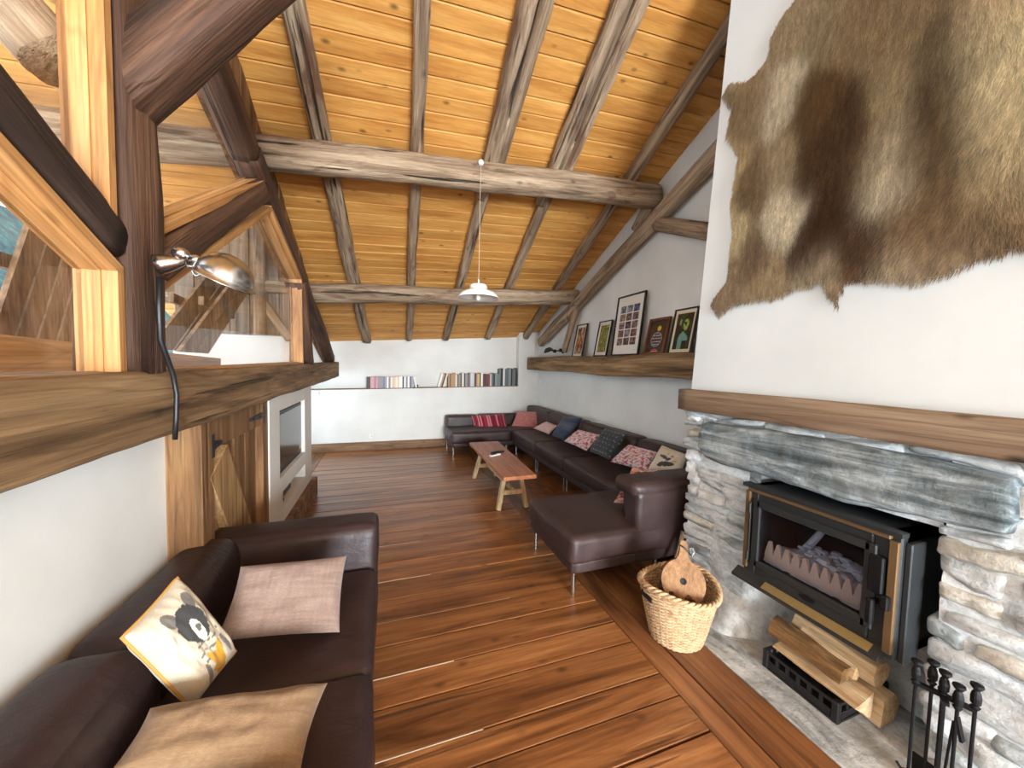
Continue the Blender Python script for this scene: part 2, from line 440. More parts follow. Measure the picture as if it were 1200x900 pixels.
# ---- back wall: thick lower part with a ledge, recessed upper part, full thickness at the corner
def ledgez(x): return 1.127 + .021*x
V = []
x0, x1, xn = -2.9, 3.1, 2.57
wb = join(prism([(x0, 7, -.02), (xn, 7, -.02), (xn, 7, ledgez(xn)-.012), (x0, 7, ledgez(x0)-.012)], (0, .35, 0)),
          box(xn, x1, 7, 7.35, -.02, 3.0),
          box(x0, xn, 7.17, 7.35, 1.0, 2.7))
wall_back = obj('wall_back', wb, MT['white'], base=(0, 7, 0)); tag(wall_back, 'white plaster back wall with a long recessed ledge', kind='structure')
obj('ledge_board', prism([(x0, 6.995, ledgez(x0)-.012), (xn-.002, 6.995, ledgez(xn)-.012), (xn-.002, 6.995, ledgez(xn)), (x0, 6.995, ledgez(x0))], (0, .175, 0)), MT['board'], wall_back, base=(0, 7, 1.1))
bb = obj('baseboard_back', box(-2.85, 1.75, 6.965, 6.999, 0, .15, .004), MT['board'], base=(-.5, 6.98, 0)); tag(bb, 'rough wooden baseboard along the back wall', kind='structure')
# ---- right gable wall
wr = obj('wall_right', prism([(3.0, YF, -.02), (3.0, 7.3, -.02), (3.0, 7.3, roofz(3, 7.3)), (3.0, 1.63, roofz(3, 1.63)), (3.0, YF, 3.0)], (.2, 0, 0)), MT['white'], base=(3, 2, 0))
tag(wr, 'white plaster gable wall behind the corner sofa', kind='structure')
# ---- rear wall (behind the viewer) with a wide window opening
wf = join(box(-1.2, 3.1, -6.2, YF, -.02, .55), box(-1.2, 3.1, -6.2, YF, 2.55, 3.4), box(-1.2, -.05, -6.2, YF, .55, 2.55), box(2.55, 3.1, -6.2, YF, .55, 2.55))
tag(obj('wall_front', wf, MT['white'], base=(1, -6.1, 0)), 'white plaster wall with a wide window', kind='structure')
w5 = thing('window_5', (.9, -6.1, .55), None, None, kind='structure')
for a in (box(-.05, 2.55, -6.15, -6.08, .55, .61), box(-.05, 2.55, -6.15, -6.08, 2.49, 2.55), box(-.05, .01, -6.15, -6.08, .61, 2.49), box(2.49, 2.55, -6.15, -6.08, .61, 2.49), box(1.22, 1.28, -6.15, -6.08, .61, 2.49)):
    obj('window_frame', a, MT['pine'], w5)
# ---- left side: low white wall, door, television wall, passage
wl = obj('wall_left', box(-1.12, XL, YF, 2.42, -.02, 1.36), MT['white'], base=(-1, 0, 0)); tag(wl, 'white plaster wall below the heavy beam', kind='structure')

tag(obj('wall_left_blocker', prism([(-1.0, YF, 1.3), (-1.0, .30, 1.3), (-1.0, .30, 4.0), (-1.0, YF, 2.9)], (-.12, 0, 0)), MT['white'], base=(-1, -2, 1.3)), 'added white wall above the beam, keeping side light off the hood', kind='structure')  # unseen wall, added to block side light from the chimney hood
# ---- ceiling boards on the far slope; plain slope behind the ridge
XO = -2.85
def slab(y0, y1, dz0, dz1, xa=XO, xb=3.02):
    V = []
    for y_ in (y0, y1):
        for x in (xa, xb):
            for dz in (dz0, dz1): V.append((x, y_, roofz(x, y_)+dz))
    return V, [(0, 1, 3, 2), (4, 6, 7, 5), (0, 4, 5, 1), (2, 3, 7, 6), (0, 2, 6, 4), (1, 5, 7, 3)]
ceil = obj('ceiling', slab(1.63, 7.4, .026, .14), MT['gap'], base=(0, 4, 3)); tag(ceil, 'sloping ceiling of honey coloured pine boards', kind='structure')
y = 1.63
while y < 7.38:
    w = random.uniform(.125, .15); y1 = min(7.4, y+w); dz = random.uniform(-.002, .002)
    V, F = slab(y+.005, y1-.005, dz, .027); obj('ceiling_board', bevel((V, F), .004), MT['ceil'], ceil, base=(random.uniform(-1, 1), (y+y1)/2, roofz(0, y)))
    y = y1
def roofr(x, y_): return roofz(x, 1.63) - .18*(1.63-y_)
V = [(x, y_, roofr(x, y_)+d) for y_ in (YF-.4, 1.63) for x in (XO, 3.02) for d in (0, .12)]
cr_ = obj('ceiling_rear', (V, [(0, 1, 3, 2), (4, 6, 7, 5), (0, 4, 5, 1), (2, 3, 7, 6), (0, 2, 6, 4), (1, 5, 7, 3)]), MT['ceil'], base=(0, -1, 3)); tag(cr_, 'pine boarded roof slope on the near side of the ridge', kind='structure')

# ================================================================== TIMBERS
def timber(name, p0, p1, w, h, mat, label, cat, n=2.0, up=(0, 0, 1), taper=1.0, rough=.06, bow=0, seed=None, group=None, seg=.07, crackamp=.05, parent=None, nr=24):
    """hewn timber or log: local X runs along the grain."""
    p0, p1 = Vector(p0), Vector(p1); L = (p1-p0).length; d, s, t = frame_of(p1-p0, up)
    sd = random.uniform(0, 100) if seed is None else seed
    ns = max(6, int(L/seg)); V, F = [], []
    for i in range(ns+1):
        x = L*i/ns; k = 1+(taper-1)*i/ns; bz = bow*math.sin(math.pi*i/ns)
        oy = .02*NZ(Vector((x*.9, sd, 3)))*(h/.2); oz = .02*NZ(Vector((x*.9, sd, 9)))*(h/.2)
        for j in range(nr):
            a = 2*math.pi*j/nr; c_, s_ = math.cos(a), math.sin(a)
            if n >= 6:      # hewn square section with slightly broken arrises
                k4 = nr//4; sd_, f_ = divmod(j, k4); f_ = (-.93+1.86*f_/(k4-1))
                c_, s_ = ((1, f_), (-f_, 1), (-1, -f_), (f_, -1))[sd_]; q = 1
            else: q = 1/((abs(c_)**n+abs(s_)**n)**(1/n))
            rr = 1 + rough*NZ(Vector((x*2.2, c_*1.6+sd, s_*1.6))) + rough*.6*NZ(Vector((x*7, c_*3+sd, s_*3)))
            g_ = NZ(Vector((x*1.1+sd, c_*5, s_*5))); rr += crackamp*min(0, g_+.12)
            V.append((x, q*rr*k*w/2*c_+oy, q*rr*k*h/2*s_+oz+bz))
    for i in range(ns):
        for j in range(nr):
            j2 = (j+1) % nr; F.append((i*nr+j, i*nr+j2, (i+1)*nr+j2, (i+1)*nr+j))
    F.append(tuple(range(nr))[::-1]); F.append(tuple(ns*nr+j for j in range(nr)))
    me = mesh(name, V, F, True); me.materials.append(mat)
    o = bpy.data.objects.new(name, me); COL.objects.link(o); BASE[o.name] = p0
    mw = Matrix(((d.x, s.x, t.x, p0.x), (d.y, s.y, t.y, p0.y), (d.z, s.z, t.z, p0.z), (0, 0, 0, 1)))
    if parent is not None:
        o.parent = parent; mw = Matrix.Translation(-BASE[parent.name]) @ mw
    o.matrix_basis = mw
    return tag(o, label, cat, group)

PG = 'round log purlins under the roof'
timber('purlin_log', (-.97, 3.5, 3.262), (2.93, 3.52, 3.60), .255, .255, MT['log'], 'thick grey round log purlin carrying the pendant lamp', 'roof beam', n=2.3, taper=1.02, rough=.10, bow=.0, group=PG, nr=26)
timber('purlin_log', (-.97, 5.35, 2.47), (2.96, 5.36, 2.735), .25, .25, MT['log'], 'grey round log purlin above the back wall books', 'roof beam', n=2.3, taper=.95, rough=.10, group=PG, nr=26)
# rafters: foot x at the back wall, x at y=2.6 (slightly fanned)
RG = 'weathered rafters on the boarded slope'
def rafter(xf_, xt, ya, yb, w, h, label, dy=0, z=0, taper=1.0):
    def X(y_): return xf_ + (xt-xf_)*(7-y_)/4.4
    off = -h/2*1.02 + z
    timber('rafter', (X(ya)+dy, ya, roofz(X(ya), ya)+off), (X(yb)+dy, yb, roofz(X(yb), yb)+off), w, h, MT['log'], label, 'rafter', n=2.6, taper=taper, rough=.15, group=RG)
rafter(-.34, -.57, 1.7, 6.99, .15, .15, 'grey weathered rafter closest to the glazed partition')
rafter(.39, .21, 1.7, 6.99, .11, .13, 'single grey rafter next to the doubled rafter above the pendant lamp')
rafter(1.07, .93, 3.1, 6.99, .12, .14, 'lower rafter passing right behind the pendant lamp')
rafter(1.07, .90, 1.7, 3.9, .125, .14, 'upper half of doubled rafter above the pendant lamp, split log', 0, 0)
rafter(1.07, .90, 1.7, 3.75, .095, .12, 'thin pale plank rafter doubled onto the one above the pendant', .12, .01)
rafter(1.90, 1.60, 3.2, 6.99, .12, .14, 'lower rafter between pendant lamp and gable wall')
rafter(1.90, 1.56, 1.7, 3.9, .14, .14, 'upper half of second doubled rafter toward the gable wall', 0, 0)
rafter(1.90, 1.56, 1.7, 3.75, .115, .12, 'pinkish plank rafter doubled onto the one near the gable wall', .14, .01)
rafter(2.70, 2.50, 1.7, 6.99, .12, .14, 'weathered rafter closest to the white gable wall')
# right truss against the gable wall
timber('tie_beam', (2.86, 6.93, 1.635), (2.86, 2.02, 1.625), .25, .255, MT['beam'], 'square old tie beam along gable wall, holding framed pictures', 'beam', n=7, rough=.03, crackamp=.03, nr=28)
a, b = onX(634, 402, 2.88), onX(842, 178, 2.88); dd = (b-a).normalized()
timber('truss_rafter', a+Vector((0, .0, .01)), b+dd*.75, .13, .17, MT['log'], 'slanting square truss timber rising from the picture beam', 'beam', n=5, rough=.05)
a, b = onX(772, 262, 2.9), onX(830, 272, 2.9)
timber('truss_strut', a, b+(b-a)*.6, .15, .16, MT['log'], 'short round log strut between the slanting timber and chimney', 'beam', n=2.3)
a, b = onX(661, 412, 2.88), onX(678, 352, 2.88)
timber('truss_strut', a, b, .09, .10, MT['log'], 'thin brown upright prop standing on the picture beam', 'beam', n=4)
a = onX(745, 270, 2.9); b = onX(762, 238, 2.9)
timber('truss_block', a, b, .10, .12, MT['log'], 'small wedge block under the thick purlin at gable wall', 'beam', n=4)
a = onX(668, 375, 2.92); b = onX(676, 352, 2.92)
timber('truss_block', a, b, .10, .14, MT['log'], 'small wedge block under the lower purlin at gable wall', 'beam', n=4)

# left truss: the glazed partition
timber('tie_beam', (-.89, -1.6, 1.405), (-.89, 6.95, 1.455), .20, .25, MT['beam'], 'massive dark tie beam below the glazed partition', 'beam', n=6, rough=.035, crackamp=.03, nr=32, seg=.06)
timber('king_post', (-.885, 1.648, 1.54), (-.885, 1.648, 4.2), .18, .19, MT['dbeam'], 'dark brown king post carrying the steel wall lamp', 'post', n=5, up=(0, 1, 0), rough=.07, nr=28)
def strut(pa, pb, w, h, label, X=-.82, ext=0, mat='dbeam', n=4, name='truss_brace'):
    a = onX(*pa, X); b = onX(*pb, X); b = b+(b-a)*ext; sh = Vector((-.062, 0, 0)); a, b = a+sh, b+sh
    return timber(name, a, b, w, h, MT[mat], label, 'beam', n=n, up=(1, 0, 0), rough=.06)
strut((186, 309), (311, 223), .150, .17, 'dark slanting brace from king post to roof timber, between two panes')
strut((146, 284), (-20, 82), .135, .16, 'nearly black slanting brace rising from the king post above the large pane', ext=.6, mat='blackbrace')
a, b = onX(287, 165, -.87), onX(391, 421, -.87)
strut((301, 180), (391, 420), .14, .17, 'long slanting roof timber framing the glazed partition', ext=0, n=5, name='truss_rafter')
aa = onX(301, 180, -.82)+Vector((-.07, 0, 0)); bb_ = onX(391, 420, -.82)+Vector((-.07, 0, 0)); dd = (aa-bb_).normalized()
timber('truss_rafter', aa-dd*.02, aa+dd*1.6, .14, .17, MT['dbeam'], 'upper end of slanting roof timber meeting the king post', 'beam', n=5, up=(1, 0, 0), rough=.06)
# heavy wind brace from the king post into the room, up to the ridge
a = onY(166, 87, 1.65); b = onY(264, 2, 1.65); a = a-(b-a).normalized()*.13
timber('wind_brace', a, b+(b-a)*1.2, .185, .17, MT['dbeam'], 'heavy reddish brown wind brace leaving the king post toward the ridge', 'beam', n=5, up=(0, 1, 0), rough=.05)
timber('ridge_beam', (-2.8, 1.63, 4.03), (2.9, 1.63, 4.38), .22, .24, MT['log'], 'round ridge beam above the king post', 'roof beam', n=2.3, seg=.15)
a, b = onX(358, 425, -.86), onX(349, 330, -.86)
timber('short_post', a, b, .16, .17, MT['dbeam'], 'short upright post closing the partition glazing', 'post', n=5, up=(0, 1, 0))

# boarded infill between the slanting timber and the roof (left side)
inf = thing('wall_left_upper', (-.99, 4, 1.55), 'weathered vertical boards between slanting timber and ceiling', None, kind='structure')
yy = 1.75
pr0, pr1 = aa, bb_
def praf(y_): return pr1.z + (pr0.z-pr1.z)*(y_-pr1.y)/(pr0.y-pr1.y)
while yy < 7.0:
    y1 = min(7.0, yy+random.uniform(.12, .2)); zb = max(1.56, praf(y1)-.0); zb0 = max(1.56, praf(yy)); x = -.985+random.uniform(-.006, .006)
    obj('plank', prism([(x, yy+.002, zb0), (x, y1-.002, zb), (x, y1-.002, roofz(-1, y1)), (x, yy+.002, roofz(-1, yy))], (-.03, 0, 0)), MT['door_plank'], inf, base=(x, yy, zb)); yy = y1

# ---- windows of the partition: glass polygons traced in the plane of the wall
def window(n, poly, X, label, fw=.055, fd=.09, skip=()):
    P = [Vector((X, p[0], p[1])) for p in poly]; c = sum((p for p in P), Vector())/len(P)
    w = thing('window_%d' % n, (X, c.y, min(p.z for p in P)), label, None, kind='structure')
    obj('pane', prism(P, (-.012, 0, 0)), MT['glass'], w)
    k = len(P)
    for i in range(k):
        if i in skip: continue
        a, b = P[i], P[(i+1) % k]; e = (b-a).normalized(); nrm = Vector((1, 0, 0)).cross(e)
        if nrm.dot((a+b)/2-c) < 0: nrm = -nrm
        for (o0, wd, x0, x1) in ((0, .032, -.02, .045), (.005, .030, .045, .085)):   # sash, then the outer frame standing proud
            A0, B0 = a+nrm*o0-e*.02, b+nrm*o0+e*.02
            g_ = prism([A0+Vector((x0, 0, 0)), B0+Vector((x0, 0, 0)), B0+nrm*wd+Vector((x0, 0, 0)), A0+nrm*wd+Vector((x0, 0, 0))], (x1-x0, 0, 0))
            d, s, t = frame_of(e, (1, 0, 0)); m = Matrix(((d.x, s.x, t.x, a.x), (d.y, s.y, t.y, a.y), (d.z, s.z, t.z, a.z), (0, 0, 0, 1)))
            mi = m.inverted(); me = mesh('frame', [mi @ Vector(v) for v in g_[0]], g_[1]); me.materials.append(MT['pine'])
            o = bpy.data.objects.new('window_sash' if o0 == 0 else 'window_frame', me); COL.objects.link(o); o.parent = w
            o.matrix_basis = Matrix.Translation(-BASE[w.name]) @ m; BASE[o.name] = a
    return w
XG = -.90
def g9(px, py): q = onX(px, py, -.90); return (q.y, q.z)      # edges whose reveal shows: traced at the glass
def g8(px, py): q = onX(px, py, -.80); return (q.y, q.z)      # edges whose reveal is hidden: traced at the wall face
YJ, YK = g9(98, 400)[0], 1.742
sill = g8(100, 439)[1]
window(1, [(.42, sill), (YJ, sill), (YJ, g9(98, 316)[1]), (.42, g9(98, 316)[1]+(YJ-.42)*.52)], XG, 'large slanted pane below the black brace')
window(2, [(.42, g8(130, 243)[1]+(g8(130, 243)[0]-.42)*.50), (g9(84, 213)[0], g8(130, 243)[1]), (g9(84, 213)[0], 3.4), (.42, 3.4)], XG, 'upper pane above the black brace')
window(3, [(YK, g8(190, 266)[1]), g9(297, 206), g9(240, 62), g9(214, -20), (YK, 3.45)], XG, 'upper pane between king post and slanting timber')
window(4, [(YK, g8(192, 434)[1]), (g9(344, 420)[0], g9(344, 424)[1]), g9(342, 327), g9(303, 246), (YK, g9(303, 246)[1]-(g9(303, 246)[0]-YK)*.60)], XG, 'pane behind the steel wall lamp')

# ---- door between the low wall and the television wall
XD = -.85
def yx(px, py=500): return onX(px, py, XD).y
d1 = thing('door_1', (XD, yx(275), 0), 'low rustic plank door with diagonal brace and iron hinges', None, kind='structure')
def dboard(name, pa, pb, x0, x1, z0, z1, m='door_plank'):
    ya, yb = sorted((yx(pa), yx(pb)))
    return obj(name, box(x0, x1, ya, yb, z0, z1, .004), MT[m], d1, base=((x0+x1)/2, (ya+yb)/2, z0))
dboard('door_frame', 232.5, 247, -1.05, XD+.01, 0, 1.34)
dboard('door_frame', 306, 316, -1.05, XD+.01, 0, 1.34)
for pa, pb in ((247.5, 258), (258.3, 268), (268.3, 281), (281.3, 293), (293.3, 305.5)): dboard('plank', pa+.4, pb-.4, -.93, XD-.034+random.uniform(-.006, .006), 0, 1.32)
dboard('top_rail', 247.5, 305.5, XD-.03, XD, 1.13, 1.32)
dboard('bottom_rail', 247.5, 305.5, XD-.03, XD, .08, .22)
ya, yb = yx(253), yx(298)
obj('diagonal_brace', bar((XD-.012, ya, 1.06), (XD-.012, yb, .10), .05, .25, up=(0, 1, 0), bev=.004), MT['brace_plank'], d1, base=(XD, ya, 1))
def hinge(pa, pb, z, sgn):
    ya, yb = yx(pa), yx(pb)
    h_ = obj('hinge', join(prism([(XD+.001, ya, z-.022), (XD+.001, yb, z-.01), (XD+.001, yb, z+.01), (XD+.001, ya, z+.022)], (.008, 0, 0)), box(XD, XD+.012, ya-.03*sgn, ya, z-.06, z+.06)), MT['iron'], d1, base=(XD, ya, z))
    for k in (.3, .8): obj('bolt', lathe([(.008, 0), (.006, .006), (0, .008)], (XD+.008, ya+(yb-ya)*k, z), 8, (1, 0, 0)), MT['iron'], h_)
hinge(307, 292, 1.20, -1); hinge(248, 258, 1.15, 1)

# ---- television wall with two recesses, on a wooden step
XT = -.83
def tvp(px, py): return onX(px, py, XT)
ty0, ty1 = tvp(316, 520).y, tvp(364.8, 500).y
A, B_ = tvp(327.5, 479), tvp(357, 470); A2 = tvp(330, 556)
oy0, oy1, oz0, oz1 = A.y, B_.y, tvp(344, 546).z+.015, (A.z+B_.z)/2
n0, n1 = tvp(331.5, 572), tvp(359, 545); ny0, ny1 = n0.y, n1.y; nz1 = (n0.z+n1.z)/2; nz0 = tvp(332, 594).z
zt = 1.335
g_ = join(box(XT-.3, XT, ty0, oy0, .21, zt), box(XT-.3, XT, oy1, ty1, .21, zt), box(XT-.3, XT, oy0, oy1, oz1, zt), box(XT-.3, XT, oy0, oy1, nz1, oz0),
          box(XT-.3, XT, oy0, oy1, .21, nz0), box(XT-.34, XT-.3, ty0, ty1, .21, zt))
if ny0 > oy0: g_ = join(g_, box(XT-.3, XT, oy0, ny0, nz0, nz1))
if ny1 < oy1: g_ = join(g_, box(XT-.3, XT, ny1, oy1, nz0, nz1))
tag(obj('wall_tv', g_, MT['white'], base=(XT, ty0, 0)), 'white plaster wall block holding the television', kind='structure')
tag(obj('trim_1', box(XT-.35, XT+.05, ty0-.05, ty1+.08, 0, .215, .006), MT['board'], base=(XT, ty0, 0)), 'rough wooden step below the television wall', kind='structure')
tag(obj('wall_passage', join(box(-2.9, XT-.34, ty1-.12, ty1, -.02, 1.34), box(-2.9, -2.75, ty1, 7.2, -.02, .4), box(-2.9, -2.75, ty1, 7.2, 1.5, 1.6), box(-2.9, -2.75, ty1, 5.3, .4, 1.5), box(-2.9, -2.75, 6.6, 7.2, .4, 1.5)), MT['white'], base=(-2, 5, 0)), 'white side passage wall', kind='structure')
tag(obj('ceiling_passage', box(-2.9, -1.0, ty1-.1, 7.2, 1.345, 1.356), MT['white'], base=(-2, 5, 1.34)), 'low ceiling over the side passage', kind='structure')
tv = thing('television', (XT-.06, (oy0+oy1)/2, oz0+.01), 'flat black television set into the white wall recess', 'television')
obj('tv_body', box(XT-.10, XT-.03, oy0+.02, oy1-.02, oz0+.002, oz1-.02, .006), MT['blackp'], tv)
obj('screen', box(XT-.034, XT-.026, oy0+.05, oy1-.05, oz0+.06, oz1-.05, .002), MT['screen'], tv)
db = thing('set_top_box', (XT-.15, (ny0+ny1)/2, nz0), 'small black set-top box on the low recess shelf', 'electronics')
yb0 = tvp(333, 575).y
obj('casing', box(XT-.26, XT-.06, yb0+.1, yb0+.5, nz0, nz0+.05, .006), MT['blackp'], db)
obj('power_cord', tube([(XT-.06, yb0+.16, nz0+.03), (XT-.03, yb0+.12, nz0+.01), (XT-.03, yb0+.02, nz0+.006), (XT-.09, yb0-.0, nz0+.006)], .004, 6), MT['blackp'], db)

# ---- sockets and switches
def plate(name, c, n, label, w=.08, h=.08, hole=True):
    c = Vector(c); t = thing(name, c, label, 'socket' if hole else 'switch')
    if abs(n[1]) > .5: g_ = box(c.x-w/2, c.x+w/2, c.y-.012, c.y-.001, c.z-h/2, c.z+h/2, .003); ctr = (c.x, c.y-.012, c.z)
    else: g_ = box(c.x-.012, c.x-.001, c.y-w/2, c.y+w/2, c.z-h/2, c.z+h/2, .003); ctr = (c.x-.012, c.y, c.z)
    obj('cover_plate', g_, MT['whitep'], t)
    if hole: obj('socket_well', lathe([(.022, 0), (.02, .003), (.0, .001)], ctr, 16, n), MT['blackp'] if False else MT['paper'], t)
    else: obj('rocker', lathe([(.012, 0), (.01, .006), (0, .007)], ctr, 4, n), MT['whitep'], t)
plate('wall_socket', onY(435.5, 511, 7), (0, -1, 0), 'white wall socket on the back wall above the baseboard')
plate('light_switch', onY(370, 461.5, 7), (0, -1, 0), 'white switch plate under the ledge near the passage', .1, .07, False)
plate('light_switch', onX(634, 448, 3.0), (-1, 0, 0), 'grey switch on the gable wall below the picture beam', .07, .09, False)

# ================================================================== CHIMNEY
XC = 2.05
chim = thing('chimney_breast', (2.3, 1, 0), 'stone fireplace with whitewashed masonry and tall plaster hood', None, kind='structure')
hl = lambda z: 2.005 - .066*(z-1.45)     # far edge of the tapering hood
z0, z1 = 1.40, 4.75
obj('plaster_hood', ([(XC, -.6, z0), (XC, hl(z0), z0), (3.0, hl(z0), z0), (3.0, -.6, z0), (XC, -.6, z1), (XC, hl(z1), z1), (3.0, hl(z1), z1), (3.0, -.6, z1)],
    [(0, 1, 2, 3), (4, 7, 6, 5), (0, 4, 5, 1), (1, 5, 6, 2), (2, 6, 7, 3), (3, 7, 4, 0)]), MT['hood'], chim)
timber('mantel_beam', (2.10, 2.045, 1.385), (2.10, -.6, 1.375), .25, .145, MT['mantel'], None, None, n=9, rough=.02, crackamp=.02, parent=chim, nr=28)
# masonry core behind the stones: left pier, right pier, lintel zone, recess back
def rough_panel(x, y0, y1, z0, z1, amp, seed, step=.035, edge=.0):
    ny, nz = max(2, int((y1-y0)/step)), max(2, int((z1-z0)/step)); V, F = [], []
    for j in range(nz+1):
        for i in range(ny+1):
            y_, z_ = y0+(y1-y0)*i/ny, z0+(z1-z0)*j/nz
            V.append((x+amp*(NZ(Vector((y_*6+seed, z_*10, 0)))+.5*NZ(Vector((y_*17+seed, z_*25, 3)))), y_, z_))
    for j in range(nz):
        for i in range(ny): k = j*(ny+1)+i; F.append((k, k+ny+1, k+ny+2, k+1))
    return V, F
Y0, Y1 = .80, 1.50    # sides of the fire opening
core = join(box(XC+.07, 3.0, Y1+.02, 2.0, 0, 1.40), box(XC+.07, 3.0, -.6, Y0-.04, 0, 1.40), box(XC+.07, 3.0, Y0-.04, Y1+.02, 1.02, 1.40), box(2.46, 3.0, Y0-.04, Y1+.02, 0, 1.02))
obj('masonry_core', core, MT['mortar'], chim)
obj('mortar_face', join(rough_panel(XC+.012, -.6, Y0-.06, 0, 1.34, .016, 3), rough_panel(XC+.012, Y1+.05, 1.99, 0, 1.34, .016, 9), rough_panel(XC+.012, Y0-.05, Y1+.02, 1.0, 1.34, .015, 5)), MT['mortar'], chim, smooth=True)
obj('recess_lining', join(rough_panel(2.36, Y0-.05, Y1+.1, 0, .6, .03, 20)), MT['hearth'], chim, smooth=True)
# cove where the left pier runs out onto the hearth
V, F = [], []
ny, nz = 22, 16
for j in range(nz+1):
    for i in range(ny+1):
        u, v = i/ny, j/nz
        y_ = 1.93 - u*.62; z_ = v*.44
        x = XC+.06 - .20*(1-v)**2.2*(math.sin(math.pi*min(1, u*.9+.1))**.6) + max(0, u-.62)*.95*(1-.25*v)
        x += .014*NZ(Vector((y_*9, z_*9, 2)))+.006*NZ(Vector((y_*26, z_*26, 8)))
        V.append((x, y_, z_))
for j in range(nz):
    for i in range(ny): k = j*(ny+1)+i; F.append((k, k+ny+1, k+ny+2, k+1))
obj('pier_base', (V, F), MT['hearth'], chim, smooth=True)
# stones
def stone_piece(y, z, w, h, d, m, seed, x=None):
    n = 9; c = Vector((XC+.045 if x is None else x, y, z)); hx, hy, hz = d/2, w/2, h/2
    V, F = softbox(c.x-hx, c.x+hx, c.y-hy, c.y+hy, c.z-hz, c.z+hz, min(hx, hy, hz)*.6, (.008, 0, .004), n, 0)
    tilt = random.uniform(-.16, .16); W_ = []
    for v in V:
        p = Vector(v); q = p-c
        f = 1+.30*NZ(Vector((q.y*10+seed, q.z*16, q.x*6)))+.18*NZ(Vector((q.y*26+seed, q.z*34, q.x*20)))+.08*NZ(Vector((q.y*60+seed, q.z*80, q.x*50)))
        q = Vector((q.x*f, q.y*(1+.10*NZ(Vector((seed, q.z*16, 1)))), q.z*f+q.y*tilt)); W_.append(tuple(c+q))
    return obj('stone', (W_, F), MT[m], chim, base=(c.x, c.y, c.z), smooth=True)
mats = ['stone_a']*6+['stone_b']*3+['stone_c']*2
def course_wall(y0, y1, z0, z1, hmin, hmax, wmin, wmax, dep=.10, over0=0, over1=0):
    z = z0
    while z < z1-.02:
        h = min(random.uniform(hmin, hmax), z1-z); y = y0-random.uniform(0, over0)
        while y < y1-.03:
            w = min(random.uniform(wmin, wmax), y1+random.uniform(0, over1)-y)
            if y1-(y+w) < .05: w = y1+random.uniform(-.005, over1)-y
            stone_piece(y+w/2, z+h/2+random.uniform(-.014, .014), w*random.uniform(.82, 1.06), h*random.uniform(.72, 1.15), dep*random.uniform(.85, 1.12), random.choice(mats), random.uniform(0, 99)); y += w
        z += h
course_wall(Y1+.03, 2.0, .42, .96, .055, .10, .14, .30, .11, .03, .05)
course_wall(Y1+.27, 2.0, .0, .42, .07, .11, .12, .25, .10, 0, .04)
course_wall(1.90, 2.02, .96, 1.30, .05, .085, .1, .14, .12, .0, .04)
course_wall(-.6, Y0-.055, .0, 1.02, .07, .125, .22, .46, .10, 0, .035)
course_wall(-.6, .50, 1.02, 1.29, .08, .11, .25, .45, .08)
for k in range(7): stone_piece(2.0-.08-k*.3, 1.285+random.uniform(-.01, .01), .30, .045, .10, 'stone_a', k*7.1)
# great lintel slab
def resample(px, n):
    P = [onX(x, y_, 1.985) for x, y_ in px]; L = [0]
    for a, b in zip(P, P[1:]): L.append(L[-1]+(b-a).length)
    out = []
    for k in range(n+1):
        d_ = L[-1]*k/n; i_ = max(i for i in range(len(L)) if L[i] <= d_+1e-9); i_ = min(i_, len(P)-2)
        out.append(P[i_]+(P[i_+1]-P[i_])*((d_-L[i_])/(L[i_+1]-L[i_])))
    return out
NU, NVv = 90, 20
top_ = resample([(815, 512), (823, 494), (900, 503), (1000, 520), (1100, 541), (1180, 560), (1188, 572)], NU)
bot_ = resample([(816, 522), (822, 537), (842, 546), (880, 556), (930, 572), (985, 592), (1050, 603), (1130, 622), (1176, 630), (1189, 612)], NU)
V, F = [], []
for i in range(NU+1):
    for j in range(NVv+1):
        v = .5-.5*math.cos(math.pi*j/NVv); p = top_[i]*(1-v)+bot_[i]*v
        e_ = min(v, 1-v)*(top_[i]-bot_[i]).length; eu = min(i, NU-i)/NU*1.1; e_ = min(e_, eu+.004)
        x = 1.985+.05*math.exp(-e_/.012)+.010*NZ(Vector((p.y*5, p.z*16, 4)))+.005*NZ(Vector((p.y*18, p.z*45, 1)))
        if e_ < .002: x = 2.12
        V.append((x, p.y, p.z+.004*NZ(Vector((p.y*12, 2, 2)))))
for i in range(NU):
    for j in range(NVv): k = i*(NVv+1)+j; F.append((k, k+NVv+1, k+NVv+2, k+1))
cy, cz = V[len(V)//2][1], V[len(V)//2][2]
obj('lintel_slab', (V, F), MT['lintel'], chim, base=(2, cy, cz), smooth=True)
# hearth slabs
for ya, yb in ((-.8, 2.0),):
    obj('hearth_slab', softbox(1.757, 2.5, ya, yb, -.05, .004, .006, (0, 0, .0), 40, .004, 9, ya), MT['hearth'], chim, base=(2.1, (ya+yb)/2, 0), smooth=True)

# ================================================================== STOVE
XS = 1.955
st = thing('fireplace_insert', (XS, 1.14, .43), 'black cast iron fireplace insert with glass door and bronze trim', 'stove')
sy0, sy1, sz0, sz1 = .815, 1.475, .425, .955
dy0, dy1, dz0, dz1 = .905, 1.405, .535, .865       # glass opening
obj('body', join(box(XS+.03, 2.42, sy0+.01, sy1-.01, sz0, sz0+.04), box(XS+.03, 2.42, sy0+.01, sy1-.01, sz1-.04, sz1), box(XS+.03, 2.42, sy0+.01, sy0+.05, sz0, sz1), box(XS+.03, 2.42, sy1-.05, sy1-.01, sz0, sz1), box(2.40, 2.42, sy0, sy1, sz0, sz1)), MT['stove'], st)
obj('front_frame', join(box(XS, XS+.04, sy0, dy0, sz0, sz1, .006), box(XS, XS+.04, dy1, sy1, sz0, sz1, .006), box(XS, XS+.04, dy0, dy1, sz0, dz0, .006), box(XS, XS+.04, dy0, dy1, dz1, sz1, .006)), MT['stove'], st)
